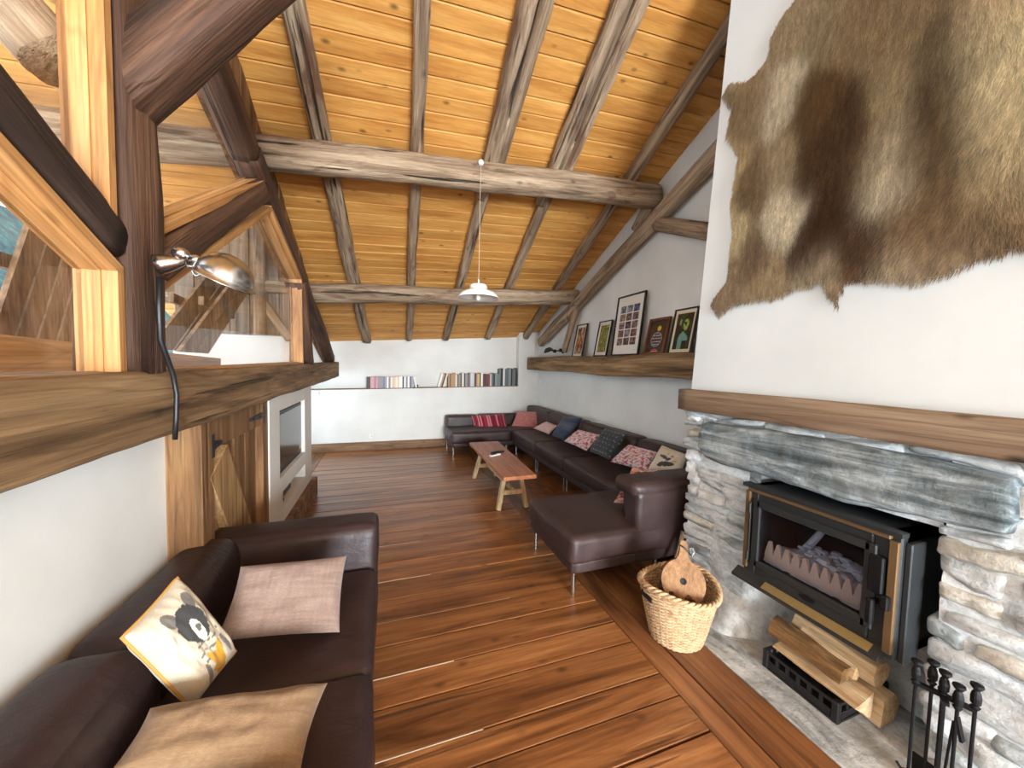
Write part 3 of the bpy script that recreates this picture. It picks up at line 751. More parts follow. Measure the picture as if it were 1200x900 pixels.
obj('side_cover', box(XS+.02, XS+.12, sy0-.022, sy0, sz0-.0, sz1-.03, .004), MT['stove'], st)
dr = obj('door', join(box(XS-.018, XS, dy0-.02, dy0+.022, dz0-.02, dz1+.02, .005), box(XS-.018, XS, dy1-.022, dy1+.02, dz0-.02, dz1+.02, .005), box(XS-.018, XS, dy0, dy1, dz0-.02, dz0+.018, .005), box(XS-.018, XS, dy0, dy1, dz1-.018, dz1+.02, .005)), MT['stove'], st)
obj('glass', box(XS-.006, XS-.001, dy0+.02, dy1-.02, dz0+.015, dz1-.015), MT['stoveglass'], dr)
obj('hinge', join(lathe([(.008, 0), (.008, .05)], (XS-.02, dy1+.035, dz1-.06), 10), lathe([(.008, 0), (.008, .05)], (XS-.02, dy1+.035, dz0+.0), 10), box(XS-.02, XS, dy1+.028, dy1+.042, dz0, dz1, .003)), MT['stove'], dr)
obj('handle', join(box(XS-.055, XS-.03, dy0-.036, dy0-.012, dz0+.02, dz0+.13, .006), box(XS-.035, XS, dy0-.03, dy0-.018, dz0+.10, dz0+.125), box(XS-.03, XS-.0, dy0-.05, dy0-.0, dz0+.15, dz1-.02, .005), box(XS-.04, XS, dy0-.075, dy0-.05, dz0+.10, dz0+.16, .004)), MT['iron'], dr)
obj('trim_bar', box(XS-.016, XS+.001, sy1-.030, sy1-.004, sz0+.06, sz1-.03, .003), MT['bronze'], st)
obj('trim_bar', box(XS-.016, XS+.001, sy0+.004, sy0+.034, sz0+.03, sz1-.03, .003), MT['bronze'], st)
obj('trim_bar', box(XS-.020, XS+.001, sy0+.03, sy1-.02, sz1-.028, sz1-.008, .003), MT['bronze'], st)
obj('top_edge', bar((XS-.006, sy0-.01, sz1+.004), (XS-.006, sy1+.005, sz1+.004), .05, .018), MT['stove'], st)
obj('ash_ledge', prism([(XS, sy0+.03, sz0+.04), (XS-.05, sy0+.03, sz0+.005), (XS-.05, sy0+.03, sz0-.008), (XS, sy0+.03, sz0-.008)], (0, sy1-sy0, 0)), MT['stove'], st)
obj('brass_plate', prism([(XS-.012, sy0+.06, sz0+.035), (XS-.047, sy0+.06, sz0+.0105), (XS-.048, sy0+.06, sz0+.0125), (XS-.013, sy0+.06, sz0+.037)], (0, .46, 0)), MT['brass'], st)
V, F = lathe([(.035, 0), (.035, .004), (.0, .006)], (0, 0, 0), 20, (-1, 0, 0))
obj('emblem', ([(XS-.002+v[0], 1.14+v[1], dz0-.045+v[2]*.35) for v in V], F), MT['iron'], st)
obj('firebox_lining', join(box(2.33, 2.335, dy0-.03, dy1+.03, dz0-.03, dz1+.03), box(XS+.04, 2.33, dy0-.035, dy0-.03, dz0-.03, dz1+.03), box(XS+.04, 2.33, dy1+.03, dy1+.035, dz0-.03, dz1+.03), box(XS+.04, 2.33, dy0-.03, dy1+.03, dz1+.03, dz1+.035), box(XS+.04, 2.33, dy0-.03, dy1+.03, dz0-.03, dz0-.02)), MT['stove_dark'], st)
# pointed grate
k = 11; pts = [(XS+.07, dy0+.0, dz0-.0)]
for i in range(k):
    a = dy0+(dy1-dy0)*i/k; b = dy0+(dy1-dy0)*(i+1)/k
    pts += [(XS+.07, a, dz0+.045), (XS+.07, (a+b)/2-.006, dz0+.115), (XS+.07, (a+b)/2+.006, dz0+.115)]
pts += [(XS+.07, dy1, dz0+.045), (XS+.07, dy1, dz0)]
obj('grate', prism(pts, (.016, 0, 0)), MT['firebrick'], st)
V, F = [], []
for j in range(17):
    for i in range(29):
        u, v = i/28, j/16; y_ = dy0-.02+u*(dy1-dy0+.04); x = XS+.09+v*.26
        V.append((x, y_, dz0-.02+.10*math.sin(math.pi*v)**.7*(.6+.4*math.sin(math.pi*u))+.02*NZ(Vector((x*22, y_*22, 0)))))
for j in range(16):
    for i in range(28): q = j*29+i; F.append((q, q+1, q+30, q+29))
obj('ash_bed', (V, F), MT['ashes'], st, smooth=True)
gs_ = []
for i in range(70):
    c = Vector((XS+.12+random.random()*.18, dy0+.03+random.random()**1.3*.36, dz0+.075+random.random()*.045)); r_ = random.uniform(.008, .02)
    V, F = softbox(c.x-r_, c.x+r_, c.y-r_*1.4, c.y+r_*1.4, c.z-r_*.7, c.z+r_*.7, r_*.5, n=2, wr=.006, wf=40, seed=i); gs_.append((V, F))
obj('ember_lumps', join(*gs_), MT['ashes'], st, kind='stuff')
obj('charred_log', tube([(2.2, 1.33, dz0+.04), (2.24, 1.27, dz0+.17), (2.27, 1.24, dz0+.26)], [.02, .018, .012], 8), MT['ashes'], st)

# ================================================================== CRATE, FIREWOOD
cx0, cx1, cy0, cy1 = 1.945, 2.30, .985, 1.305; ch = .105
cr = thing('plastic_crate', ((cx0+cx1)/2, (cy0+cy1)/2, .006), 'black plastic crate under the fireplace insert holding firewood', 'crate')
def wall_slots(p, q, nrm):
    """crate side from p to q with open slots near the top and pressed panels."""
    p, q, nrm = Vector(p), Vector(q), Vector(nrm); L = (q-p).length; e = (q-p)/L; g = []
    def blk(a, b, z0, z1, th, o=0):
        A, B2 = p+e*a, p+e*b
        g.append(prism([A+nrm*o+Vector((0, 0, z0)), B2+nrm*o+Vector((0, 0, z0)), B2+nrm*o+Vector((0, 0, z1)), A+nrm*o+Vector((0, 0, z1))], nrm*th))
    blk(0, L, .006, .050, .006); blk(0, L, ch-.014, ch, .012); blk(0, L, .048, .056, .010); blk(0, L, .006, .016, .010)
    m = 6
    for i in range(m+1): a = (L-.016)*i/m; blk(a, a+.016, .05, ch, .008)
    for i in (0, 2, 3, 5): a = L*(i+.35)/m; blk(a, a+L/m*.5, .02, .046, .010)
    return join(*g)
obj('side_panel', wall_slots((cx0, cy0, 0), (cx0, cy1, 0), (-1, 0, 0)), MT['blackp'], cr)
obj('side_panel', wall_slots((cx0, cy0, 0), (cx1, cy0, 0), (0, -1, 0)), MT['blackp'], cr)
obj('side_panel', wall_slots((cx1, cy0, 0), (cx1, cy1, 0), (1, 0, 0)), MT['blackp'], cr)
obj('side_panel', wall_slots((cx0, cy1, 0), (cx1, cy1, 0), (0, 1, 0)), MT['blackp'], cr)
obj('crate_bottom', box(cx0, cx1, cy0, cy1, .006, .014), MT['blackp'], cr)
for (a, b) in ((cx0, cy0), (cx0, cy1), (cx1, cy0), (cx1, cy1)): obj('corner_post', box(a-.014, a+.014, b-.014, b+.014, .006, ch+.002, .004), MT['blackp'], cr)

def wedge_log(name, prof, ya, yb, m, label, dx=0, dz=0, rough=.006, endm=None):
    """split log: profile (x,z) points run along Y; dx,dz = shift at the far end."""
    P = []; k = len(prof)
    for i in range(k):
        a, b = prof[i], prof[(i+1) % k]
        for j in range(4): P.append((a[0]+(b[0]-a[0])*j/4, a[1]+(b[1]-a[1])*j/4))
    n, ns = len(P), 12; V, F = [], []; sd = random.uniform(0, 99)
    for i in range(ns+1):
        u = i/ns; y_ = ya+(yb-ya)*u
        for (x, z) in P:
            V.append((x+dx*u+rough*NZ(Vector((x*30+sd, y_*8, z*30))), y_, z+dz*u+rough*NZ(Vector((x*30, y_*8, z*30+sd)))))
    for i in range(ns):
        for j in range(n): j2 = (j+1) % n; F.append((i*n+j, i*n+j2, (i+1)*n+j2, (i+1)*n+j))
    F.append(tuple(range(n))[::-1]); F.append(tuple(ns*n+j for j in range(n)))
    o = obj(name, (V, F), MT[m]); return tag(o, label, 'firewood', 'firewood piled in the crate')
wedge_log('firewood_log', [(1.965, .115), (2.085, .030), (2.10, .15)], .93, 1.295, 'split', 'pale split log lying along the front edge of the crate', .0, .01)
wedge_log('firewood_log', [(2.10, .016), (2.20, .016), (2.24, .09), (2.19, .15), (2.115, .135)], .90, 1.27, 'split', 'brownish split log at the back bottom of the crate', 0, .0)
wedge_log('firewood_log', [(1.985, .160), (2.05, .163), (2.09, .20), (2.06, .235), (2.00, .215)], 1.0, 1.33, 'bark', 'rough barked log lying on top of the pale split log', -.01, .02, .012)
wedge_log('firewood_log', [(2.10, .18), (2.15, .17), (2.20, .20), (2.21, .25), (2.17, .28), (2.11, .27), (2.085, .23)], .93, 1.28, 'split', 'round pale log on top at the back of the pile', .0, .015, .005)
wedge_log('firewood_log', [(2.045, .185), (2.08, .17), (2.10, .19), (2.07, .235)], .985, 1.22, 'split', 'thin wood splinter wedged between the two top logs', -.0, .03, .005)

# ================================================================== FIRE TOOLS
tx, tyy = 1.93, .665
ft = thing('fire_tool_set', (tx, tyy, .004), 'black iron fireplace tool set standing against the stone pier', 'fire tools')
ztop = .43
obj('base', lathe([(.09, 0), (.088, .012), (.03, .02), (.012, .03)], (tx, tyy, .004), 24), MT['iron'], ft)
obj('pole', tube([(tx, tyy, .02), (tx, tyy, ztop)], .008, 8), MT['iron'], ft)
obj('rack', join(bar((tx-.02, tyy+.075, ztop-.002), (tx+.03, tyy-.07, ztop-.002), .02, .012), bar((tx-.04, tyy-.02, ztop-.002), (tx+.04, tyy+.02, ztop-.002), .02, .012)), MT['iron'], ft)
def grip(x, y_, z): return lathe([(.0, 0), (.008, .0), (.013, .01), (.007, .016), (.013, .024), (.014, .045), (.011, .062), (.007, .07), (.012, .077), (.017, .085), (.016, .092), (.0, .098)], (x, y_, z), 14)
obj('pole_knob', grip(tx, tyy, ztop), MT['iron'], ft)
for i, (ox, oy, oz, kind) in enumerate(((-.02, .065, -.005, 'poker'), (.012, .035, .008, 'shovel'), (.0, -.035, -.02, 'tongs'), (.03, -.065, .0, 'brush'))):
    x, y_ = tx+ox, tyy+oy; z = ztop+oz
    tl = obj(kind, tube([(x, y_, z+.003), (x, y_, .16), (x, y_, .07)], .0055, 8), MT['iron'], ft)
    obj('grip', grip(x, y_, z), MT['iron'], tl)
    if kind == 'shovel': obj('blade', box(x-.004, x+.004, y_-.035, y_+.035, .03, .14, .003), MT['iron'], tl)
    if kind == 'brush': obj('bristles', lathe([(.01, .12), (.028, .09), (.03, .03), (.02, .02)][::-1], (x, y_, .0), 14), MT['blackp'], tl)
    if kind == 'tongs': obj('tong_arm', join(bar((x, y_+.006, z-.05), (x, y_+.022, .05), .008, .006), bar((x+.004, y_, z-.03), (x+.012, y_-.014, z-.11), .02, .008)), MT['iron'], tl)
    if kind == 'poker': obj('hook', tube([(x, y_, .075), (x, y_+.02, .06), (x, y_+.035, .075)], .005, 6), MT['iron'], tl)

# ================================================================== ANIMAL HIDE
XH = XC-.002
hp = [(948, -30), (933, 0), (918, 18), (904, 44), (901, 67), (887, 87), (875, 95), (856, 97), (847, 113), (858, 129), (852, 160), (866, 182), (862, 209), (857, 240), (859, 271), (856, 302), (853, 329), (833, 356), (844, 372), (862, 356), (907, 351), (933, 340), (964, 331), (971, 347), (984, 361), (989, 331), (1031, 329), (1075, 333), (1120, 320), (1156, 302), (1200, 293), (1245, 290), (1290, 330), (1310, 300), (1262, 240), (1270, 150), (1290, 60), (1240, -60), (1130, -120), (1040, -140)]
poly = [(onX(px, py, XH).y, onX(px, py, XH).z) for px, py in hp]
ctl = [((858,200),(190,170,130)),((862,280),(204,188,150)),((857,330),(150,130,105)),((885,130),(150,130,100)),((890,220),(122,102,76)),((885,300),(120,100,78)),((900,340),(168,148,116)),
 ((920,110),(200,190,165)),((917,200),(165,148,118)),((921,250),(208,198,172)),((960,120),(95,72,45)),((950,200),(76,54,32)),((985,250),(62,42,25)),((955,300),(66,46,29)),((1000,150),(72,52,32)),((1010,200),(80,58,36)),((1018,290),(78,56,36)),
 ((930,40),(168,152,122)),((980,30),(152,136,106)),((1020,20),(140,120,90)),((1060,30),(140,122,92)),((1055,100),(150,134,104)),((1042,190),(170,156,128)),((1046,215),(205,196,172)),((1080,200),(112,92,66)),
 ((1115,50),(74,58,40)),((1106,110),(70,54,36)),((1100,160),(82,64,44)),((1120,190),(86,68,46)),((1160,80),(198,186,150)),((1170,150),(188,174,140)),((1150,30),(186,170,136)),((1190,210),(176,160,125)),
 ((1080,270),(122,100,72)),((1140,260),(106,86,62)),((1190,260),(110,90,66)),((960,328),(190,175,148)),((1050,320),(176,160,134)),((1130,308),(150,130,104)),((978,348),(122,96,70)),((1240,120),(190,176,140)),((1250,260),(150,128,98)),((1080,-60),(130,110,82)),((1180,-50),(170,150,120))]
cY = np.array([[onX(*p, XH).y, onX(*p, XH).z] for p, c in ctl]); cC = np.array([lin(c)[:3] for p, c in ctl])
def hide_col(y_, z_, jit=0):
    yy_ = y_+.025*NZ(Vector((y_*14, z_*5, 1))); zz_ = z_+.03*NZ(Vector((y_*14, z_*5, 7)))
    d2 = (cY[:, 0]-yy_)**2*1.5+(cY[:, 1]-zz_)**2*.7; w = np.exp(-d2/.009)+1e-5/(d2+1e-3); c = (w[:, None]*cC).sum(0)/w.sum()
    k = 1.08+.20*NZ(Vector((y_*34, z_*10, 4)))+.16*NZ(Vector((y_*90, z_*22, 6)))+jit; return c*k
def inside(y_, z_):
    r_ = False; n = len(poly); j = n-1
    for i in range(n):
        yi, zi = poly[i]; yj, zj = poly[j]
        if (zi > z_) != (zj > z_) and y_ < (yj-yi)*(z_-zi)/(zj-zi)+yi: r_ = not r_
        j = i
    return r_
PA = np.array(poly); PB = np.roll(PA, -1, 0); PD = PB-PA; PL = (PD**2).sum(1)
def edge_d(y_, z_):
    q = np.array([y_, z_]); t_ = np.clip(((q-PA)*PD).sum(1)/PL, 0, 1); e = PA+PD*t_[:, None]-q; return math.sqrt((e**2).sum(1).min())
ymn, ymx = PA[:, 0].min(), PA[:, 0].max(); zmn, zmx = PA[:, 1].min(), PA[:, 1].max()
st_ = .0135; NY, NZ_ = int((ymx-ymn)/st_)+1, int((zmx-zmn)/st_)+1
idx = {}; V = []; C_ = []
def hx(y_, z_, e): return XH-.004-.028*(1-math.exp(-e/.05))-.010*(NZ(Vector((y_*5, z_*3.5, 0)))+.3)*min(1, e/.05)
for j in range(NZ_+1):
    for i in range(NY+1):
        y_, z_ = ymn+i*st_, zmn+j*st_
        if inside(y_, z_):
            e = edge_d(y_, z_); idx[(i, j)] = len(V); V.append((hx(y_, z_, e), y_, z_)); C_.append((*hide_col(y_, z_), 1))
F = []
for (i, j) in list(idx):
    q = [(i, j), (i+1, j), (i+1, j+1), (i, j+1)]
    if all(k in idx for k in q): F.append(tuple(idx[k] for k in q)[::-1])
hd = thing('animal_hide', (XH, (ymn+ymx)/2, zmn), 'large brown and cream deer hide hanging on the chimney hood', 'hide')
obj('skin', (V, F), MT['hide'], hd, smooth=True, cols=C_)
FV, FF, FC = [], [], []
keys = list(idx.items()); rs = np.random.RandomState(4)
for (i, j), vi in keys:
    x, y_, z_ = V[vi]; base_c = np.array(C_[vi][:3])
    for r_ in range(9):
        py, pz = y_+(rs.rand()-.5)*st_*1.3, z_+(rs.rand()-.5)*st_*1.3
        sw = NZ(Vector((py*3, pz*3, 5))); L = .020+.016*rs.rand()
        dy_, dz_ = .55*sw+(rs.rand()-.5)*.5, -1.0
        nl = math.hypot(dy_, dz_); dy_, dz_ = dy_/nl*L, dz_/nl*L
        wv = .0011+.0007*rs.rand(); out = .006+.008*rs.rand()
        k = len(FV); FV += [(x, py-wv, pz), (x, py+wv, pz), (x-out, py+dy_, pz+dz_)]; FF.append((k, k+1, k+2))
        b_ = (.62+.6*rs.rand())*(1+.35*NZ(Vector((py*60, pz*16, 2)))); tip = .95+.45*rs.rand()
        c0 = (*(base_c*b_), 1); FC += [c0, c0, (*(base_c*b_*tip), 1)]
obj('fur', (FV, FF), MT['fur'], hd, cols=FC, kind='stuff')

# ================================================================== CORNER SOFA
XB = 2.97   # sofa back against the gable wall
so = thing('corner_sofa', (2.0, 4.5, 0), 'long U-shaped dark brown leather corner sofa with steel legs', 'sofa')
LT = MT['leather']
def pad(name, parent, m, *a, **k):
    return obj(name, softbox(*a, **k), m, parent, smooth=True)
# near chaise end
pad('seat', so, LT, 1.19, 2.20, 2.11, 2.90, .235, .435, .045, (.012, .01, .015), 26, .008, 6, 1)
pad('seat_base', so, LT, 1.21, 2.9, 2.13, 2.92, .165, .25, .02, (0, 0, 0), 8, .002)
# main run
for k, (a, b) in enumerate(((2.905, 4.10), (4.105, 5.05), (5.055, 6.05))):
    pad('seat', so, LT, 2.14, 2.78, a, b, .235, .435, .045, (.012, .004, .014), 16, .007, 6, 3+k)
pad('seat', so, LT, 2.13, 2.80, 6.055, 6.80, .235, .435, .045, (.01, .01, .012), 14, .006, 6, 9)
pad('seat_base', so, LT, 2.16, 2.93, 2.9, 6.9, .165, .25, .02, (0, 0, 0), 8, .002)
# far chaise end along the back wall
pad('seat', so, LT, 1.03, 2.125, 6.05, 6.80, .235, .435, .045, (.01, .01, .012), 16, .006, 6, 12)
pad('seat_base', so, LT, 1.05, 2.2, 6.08, 6.9, .165, .25, .02, (0, 0, 0), 8, .002)
def lean(dx, dy, z0, z1):
    def f(q, p):
        t = (p.z+1)/2; return Vector((q.x+dx*t, q.y+dy*t, q.z))
    return f
for k, (a, b) in enumerate(((2.15, 3.45), (3.455, 4.70), (4.705, 5.85), (5.855, 6.93))):
    pad('backrest', so, LT, 2.70, 2.93, a, b, .25, .79, .06, (.012, .0, .006), 16, .008, 5, 20+k, taper=lean(.03, 0, 0, 1))
pad('backrest', so, LT, 1.05, 1.68, 6.72, 6.93, .25, .63, .05, (0, .008, 0), 12, .006, 5, 31)
pad('backrest', so, LT, 1.685, 2.72, 6.72, 6.93, .25, .64, .05, (0, .008, 0), 12, .006, 5, 32)
# near-end backrest: straight outer block and the rolled cushion over it
pad('backrest', so, LT, 1.725, 2.62, 2.115, 2.29, .17, .70, .035, (0, .004, 0), 14, .004, 6, 40)
pad('head_roll', so, LT, 1.70, 2.58, 2.13, 2.40, .635, .765, .055, (.0, .01, .004), 14, .010, 9, 43)
pad('back_cushion', so, LT, 1.80, 2.55, 2.28, 2.42, .42, .70, .05, (.01, .01, 0), 14, .012, 10, 45)
def leg(parent, x, y_, h=.17, r=.016, m='chrome'):
    obj('leg', lathe([(r, 0), (r, h)], (x, y_, 0), 16), MT[m], parent)
for x, y_ in ((1.245, 2.175), (1.245, 2.85), (1.95, 2.175), (2.2, 3.0), (2.2, 4.08), (2.2, 4.16), (2.2, 5.02), (2.2, 5.10), (2.2, 6.0), (1.09, 6.12), (1.09, 6.82), (2.05, 6.12), (2.88, 2.2), (2.88, 4.1), (2.88, 6.85)): leg(so, x, y_)

# ================================================================== CUSHIONS
def cushion(px, c, n, th, colf, mat, label, piping=None, group='scatter cushions on the sofas', nn=44, seed=0, name='cushion', bow=.05):
    n = Vector(n).normalized(); TL, TR, BR, BL = [onP(x, y_, c, n) for x, y_ in px]; ctr = (TL+TR+BR+BL)/4
    t = thing(name, ctr, label, 'cushion', group); V, C_, F = [], [], []
    def P(u, v):
        a, b = (u+1)/2, (v+1)/2
        u2 = u*(1-bow*(1-v*v)); v2 = v*(1-bow*(1-u*u)); a, b = (u2+1)/2, (v2+1)/2
        return (BL*(1-a)+BR*a)*(1-b)+(TL*(1-a)+TR*a)*b
    for side in (1, -1):
        for j in range(nn+1):
            for i in range(nn+1):
                u, v = i/nn*2-1, j/nn*2-1
                u, v = math.sin(u*math.pi/2*.9)/math.sin(math.pi/2*.9), math.sin(v*math.pi/2*.9)/math.sin(math.pi/2*.9)
                h = (max(0, 1-u**4)*max(0, 1-v**4))**.55
                w = NZ(Vector((u*2.2+seed, v*2.2, side)))*.10+NZ(Vector((u*6+seed, v*3, side*3)))*.05
                V.append(P(u, v)+n*(side*th/2*h*(1+w*1.6)))
                C_.append((*(lin(colf(u, v))[:3] if side == 1 else lin(colf(.95, .95))[:3]), 1))
    m = (nn+1)**2
    for s in range(2):
        for j in range(nn):
            for i in range(nn):
                k = s*m+j*(nn+1)+i; f = (k, k+1, k+nn+2, k+nn+1); F.append(f if s == 0 else f[::-1])
    obj('cover', (V, F), MT[mat], t, smooth=True, cols=C_)
    if piping:
        path = [P(u, -1) for u in np.linspace(-1, 1, 16)] + [P(1, v) for v in np.linspace(-1, 1, 16)][1:] + [P(u, 1) for u in np.linspace(1, -1, 16)][1:] + [P(-1, v) for v in np.linspace(1, -1, 16)][1:]
        obj('piping', tube(path, .0055, 6, False), MT[piping], t, smooth=True)
    return t
def fx(c): return lambda u, v: c
def stripes(u, v):
    s = (u*7) % 1
    return (206, 150, 150) if s < .16 else ((128, 30, 48) if s < .6 else ((168, 58, 74) if s < .8 else (110, 24, 40)))
def diamond(u, v):
    a = (u*2.6) % 1-.5; b = (v*2.2) % 1-.5; s = ((abs(a)+abs(b))*5) % 1
    return (150, 52, 58) if s < .6 else (206, 160, 150)
def floral(seed, a=(226, 206, 204), red=(196, 92, 104), blue=(110, 112, 130)):
    def f(u, v):
        k = NZ(Vector((u*6+seed, v*6, seed))); k2 = NZ(Vector((u*8, v*8+seed, 9)))
        if k > .22: return red
        if k2 > .26: return blue
        if k < -.34: return (214, 150, 152)
        return a
    return f
def denim(u, v):
    k = NZ(Vector((u*1.2, v*7, 3)))*.6+NZ(Vector((u*8, v*2, 5)))*.3; g = max(0, 1-abs(v-.05)*2.2)
    return tuple(x+ (26*g+20*k) for x in (56, 66, 86))
def stars(u, v):
    a = ((u*3.2+.3*round(v*3)) % 1)-.5; b = ((v*3.0) % 1)-.5; r_ = math.hypot(a, b)
    if r_ < .14: return (150, 156, 160)
    k = NZ(Vector((u*2, v*2, 1)))*8
    return (66+k, 72+k, 78+k)
def badger(u, v):
    def el(cx, cy, rx, ry, rot=0):
        a, b = u-cx, v-cy; c_, s_ = math.cos(rot), math.sin(rot); return ((a*c_+b*s_)/rx)**2+((-a*s_+b*c_)/ry)**2 < 1
    if el(.15, -.55, .5, .2, .1) or el(-.25, -.72, .18, .1): return (70, 72, 72)
    if el(-.2, .0, .34, .13, -.4) or el(.15, -.12, .2, .12, .9): return (78, 78, 78)
    if el(.3, .2, .1, .09): return (196, 96, 66)
    if el(-.05, .35, .08, .06) or el(.55, -.2, .18, .07, .6): return (206, 156, 78)
    return (216, 206, 186)
def pinkline(u, v):
    k = abs(NZ(Vector((u*4, v*4, 2))))
    if k < .05: return (120, 60, 70)
    return (212, 158, 148) if NZ(Vector((u*5, v*5, 8))) < .2 else (232, 206, 196)
def bear(u, v):
    # printed bear: u to the right, v up; animal stands in the middle of the cushion
    def el(cx, cy, rx, ry, rot=0):
        a, b = u-cx, v-cy; c_, s_ = math.cos(rot), math.sin(rot); return ((a*c_+b*s_)/rx)**2+((-a*s_+b*c_)/ry)**2 < 1
    u, v = (u-.10)/1.32, (v+.02)/1.22
    nz = NZ(Vector((u*14, v*14, 2)))*.03
    if el(.02, .16, .06+nz, .07) : return (92, 90, 86)
    if el(.0, .12, .11, .22): return (220, 214, 200)
    if el(.0, .26, .33+nz, .35+nz): return (62, 62, 62)
    if el(-.30, .56, .13, .15, .5) or el(.30, .56, .13, .15, -.5): return (112, 106, 100)
    if el(-.03, -.55, .18+nz*2, .20) or el(.10, -.40, .07, .2, -.5) or el(-.12, -.42, .07, .16, .4): return (186, 136, 42)
    if -.34 < u < .4 and -.42 < v < -.05 and math.sin(v*44+math.sin(u*9)*1.5) > .45 and NZ(Vector((u*11, v*11, 5))) > -.12: return (110, 106, 98)
    if el(-.36, -.62, .08, .24, -.1) or el(.34, -.42, .07, .20, .2): return (120, 114, 106)
    k = NZ(Vector((u*3, v*3, 7)))*6
    return (196+k, 184+k, 162+k)
S1, S2 = (-.72, -.16, .68), (-.72, -.2, .62)
cushion([(552.4, 487), (591, 485), (596, 504), (556, 505.5)], onY(573, 496, 6.61), (-.05, -.85, .5), .12, stripes, 'cloth', 'red and pink striped cushion on the short far end of corner sofa')
cushion([(606, 482), (638, 482), (630, 502.5), (598, 502)], onY(618, 492, 6.42), (-.45, -.75, .5), .12, diamond, 'cloth', 'deep red diamond patterned cushion in the corner of the sofa', nn=100)
cushion([(641, 494), (654, 499), (643, 509), (625, 502)], onX(640, 501.5, 2.56), S1, .09, fx((204, 166, 158)), 'cloth', 'small plain dusty pink cushion on the corner sofa')
cushion([(661, 488), (682, 490), (662, 517), (647, 511)], onX(663, 503, 2.58), S2, .12, denim, 'cloth', 'washed indigo blue cushion on the corner sofa')
cushion([(678, 503.5), (706, 510), (687, 528.5), (661, 517)], onX(682, 516, 2.52), S1, .10, floral(1.7), 'cloth', 'pink flowered cushion lying between the indigo and charcoal cushions')
cushion([(709, 502), (735, 509), (714, 539), (691, 529)], onX(713, 521, 2.55), S2, .13, stars, 'cloth', 'charcoal cushion with pale star dots on the corner sofa')
cushion([(737, 521), (771, 530), (759, 553), (715, 541)], onX(745, 537, 2.50), S1, .11, floral(5.1), 'cloth', 'larger pink flowered cushion beside the animal print cushion')
cushion([(776, 521.5), (808, 534), (797, 555), (759, 551)], onX(783, 540, 2.50), S1, .11, badger, 'cloth', 'cream cushion printed with grey animals near the chimney')
cushion([(741, 548), (799, 551), (790, 603), (719, 589)], onY(760, 572, 2.50), (0, -.95, .25), .10, pinkline, 'cloth', 'salmon patterned cushion tucked behind the near sofa backrest')

# ================================================================== SMALL SOFA (left)
ls = thing('two_seat_sofa', (-.5, 1.6, 0), 'dark brown leather two-seat sofa below the glazed partition', 'sofa')
LD = MT['leatherd']
pad('seat_base', ls, LD, -.95, -.075, .64, 2.40, .05, .26, .03, (0, 0, 0), 10, .003)
pad('seat', ls, LD, -.80, -.05, 1.425, 2.16, .22, .432, .045, (.01, .004, .016), 18, .006, 6, 60)
pad('seat', ls, LD, -.80, -.045, .84, 1.42, .22, .437, .05, (.012, .006, .02), 18, .006, 6, 63)
pad('back_frame', ls, LD, -.972, -.87, .64, 2.42, .05, .63, .03, (0, 0, 0), 12, .003)
pad('back_cushion', ls, LD, -.94, -.70, 1.46, 2.25, .38, .675, .07, (.02, .005, .012), 18, .010, 5, 66, taper=lean(-.03, 0, 0, 1))
pad('back_cushion', ls, LD, -.94, -.66, .70, 1.455, .38, .69, .09, (.03, .01, .02), 18, .012, 5, 69, taper=lean(-.03, 0, 0, 1))
pad('arm', ls, LD, -.93, -.045, 2.12, 2.36, .05, .655, .05, (.0, .012, .006), 18, .007, 6, 72, taper=lean(0, .08, 0, 1))
pad('arm', ls, LD, -.90, -.06, .62, .85, .05, .60, .06, (.0, .012, .006), 18, .007, 6, 75)
for x, y_ in ((-.12, .70), (-.12, 2.32), (-.88, .70), (-.88, 2.32)): leg(ls, x, y_, .06, .02)
def linen(a, b):
    def f(u, v):
        k = NZ(Vector((u*2, v*24, 1)))*.5+NZ(Vector((u*26, v*2, 5)))*.4; k = max(-.5, min(.5, k))
        return tuple(p+(q-p)*(k+.5) for p, q in zip(a, b))
    return f
cushion([(282, 664), (406, 651), (398, 741), (252, 752)], onZ(330, 702, .60), (.28, -.62, .73), .13, linen((138, 116, 106), (166, 144, 132)), 'linen', 'plain greyish pink linen cushion against the sofa arm', nn=50, seed=4)
cushion([(143, 747), (207, 677), (276, 764), (224, 830)], onX(212, 752, -.60), (.80, -.42, .42), .13, bear, 'cloth', 'cream cushion printed with a grey bear, ochre piping', 'piping', nn=110, seed=8, bow=.03)
cushion([(176, 830), (384, 800), (352, 905), (108, 930)], onZ(262, 862, .57), (.28, -.42, .86), .14, linen((128, 100, 74), (148, 120, 90)), 'linen', 'plain tan brown linen cushion lying on the sofa seat', nn=50, seed=14)

# ================================================================== COFFEE TABLE
ct = thing('coffee_table', (1.38, 4.4, 0), 'low cherry wood bench table with pale splayed legs', 'table')
L_, R_ = [], []
for i in range(25):
    y_ = 3.52+1.74*i/24
    L_.append((1.155+.012*NZ(Vector((y_*2.5, 1, 1)))+.02*(i/24), y_, .39)); R_.append((1.525+.014*NZ(Vector((y_*2.5, 5, 1)))+.10*(i/24), y_, .39))
obj('tabletop', bevel(prism(L_+R_[::-1], (0, 0, .042)), .004), MT['table'], ct)
for (y_, dy_) in ((3.80, -.07), (4.84, .07)):
    for (x, dx) in ((1.26, -.09), (1.44, .06)):
        obj('leg', bar((x, y_, .395), (x+dx, y_+dy_, .0), .045, .06, up=(0, 1, 0), bev=.004), MT['ash'], ct, base=(x, y_, 0))
    obj('crossbar', bar((1.22, y_+dy_*.55, .18), (1.47, y_+dy_*.55, .18), .035, .05, bev=.003), MT['ash'], ct, base=(1.35, y_, .18))
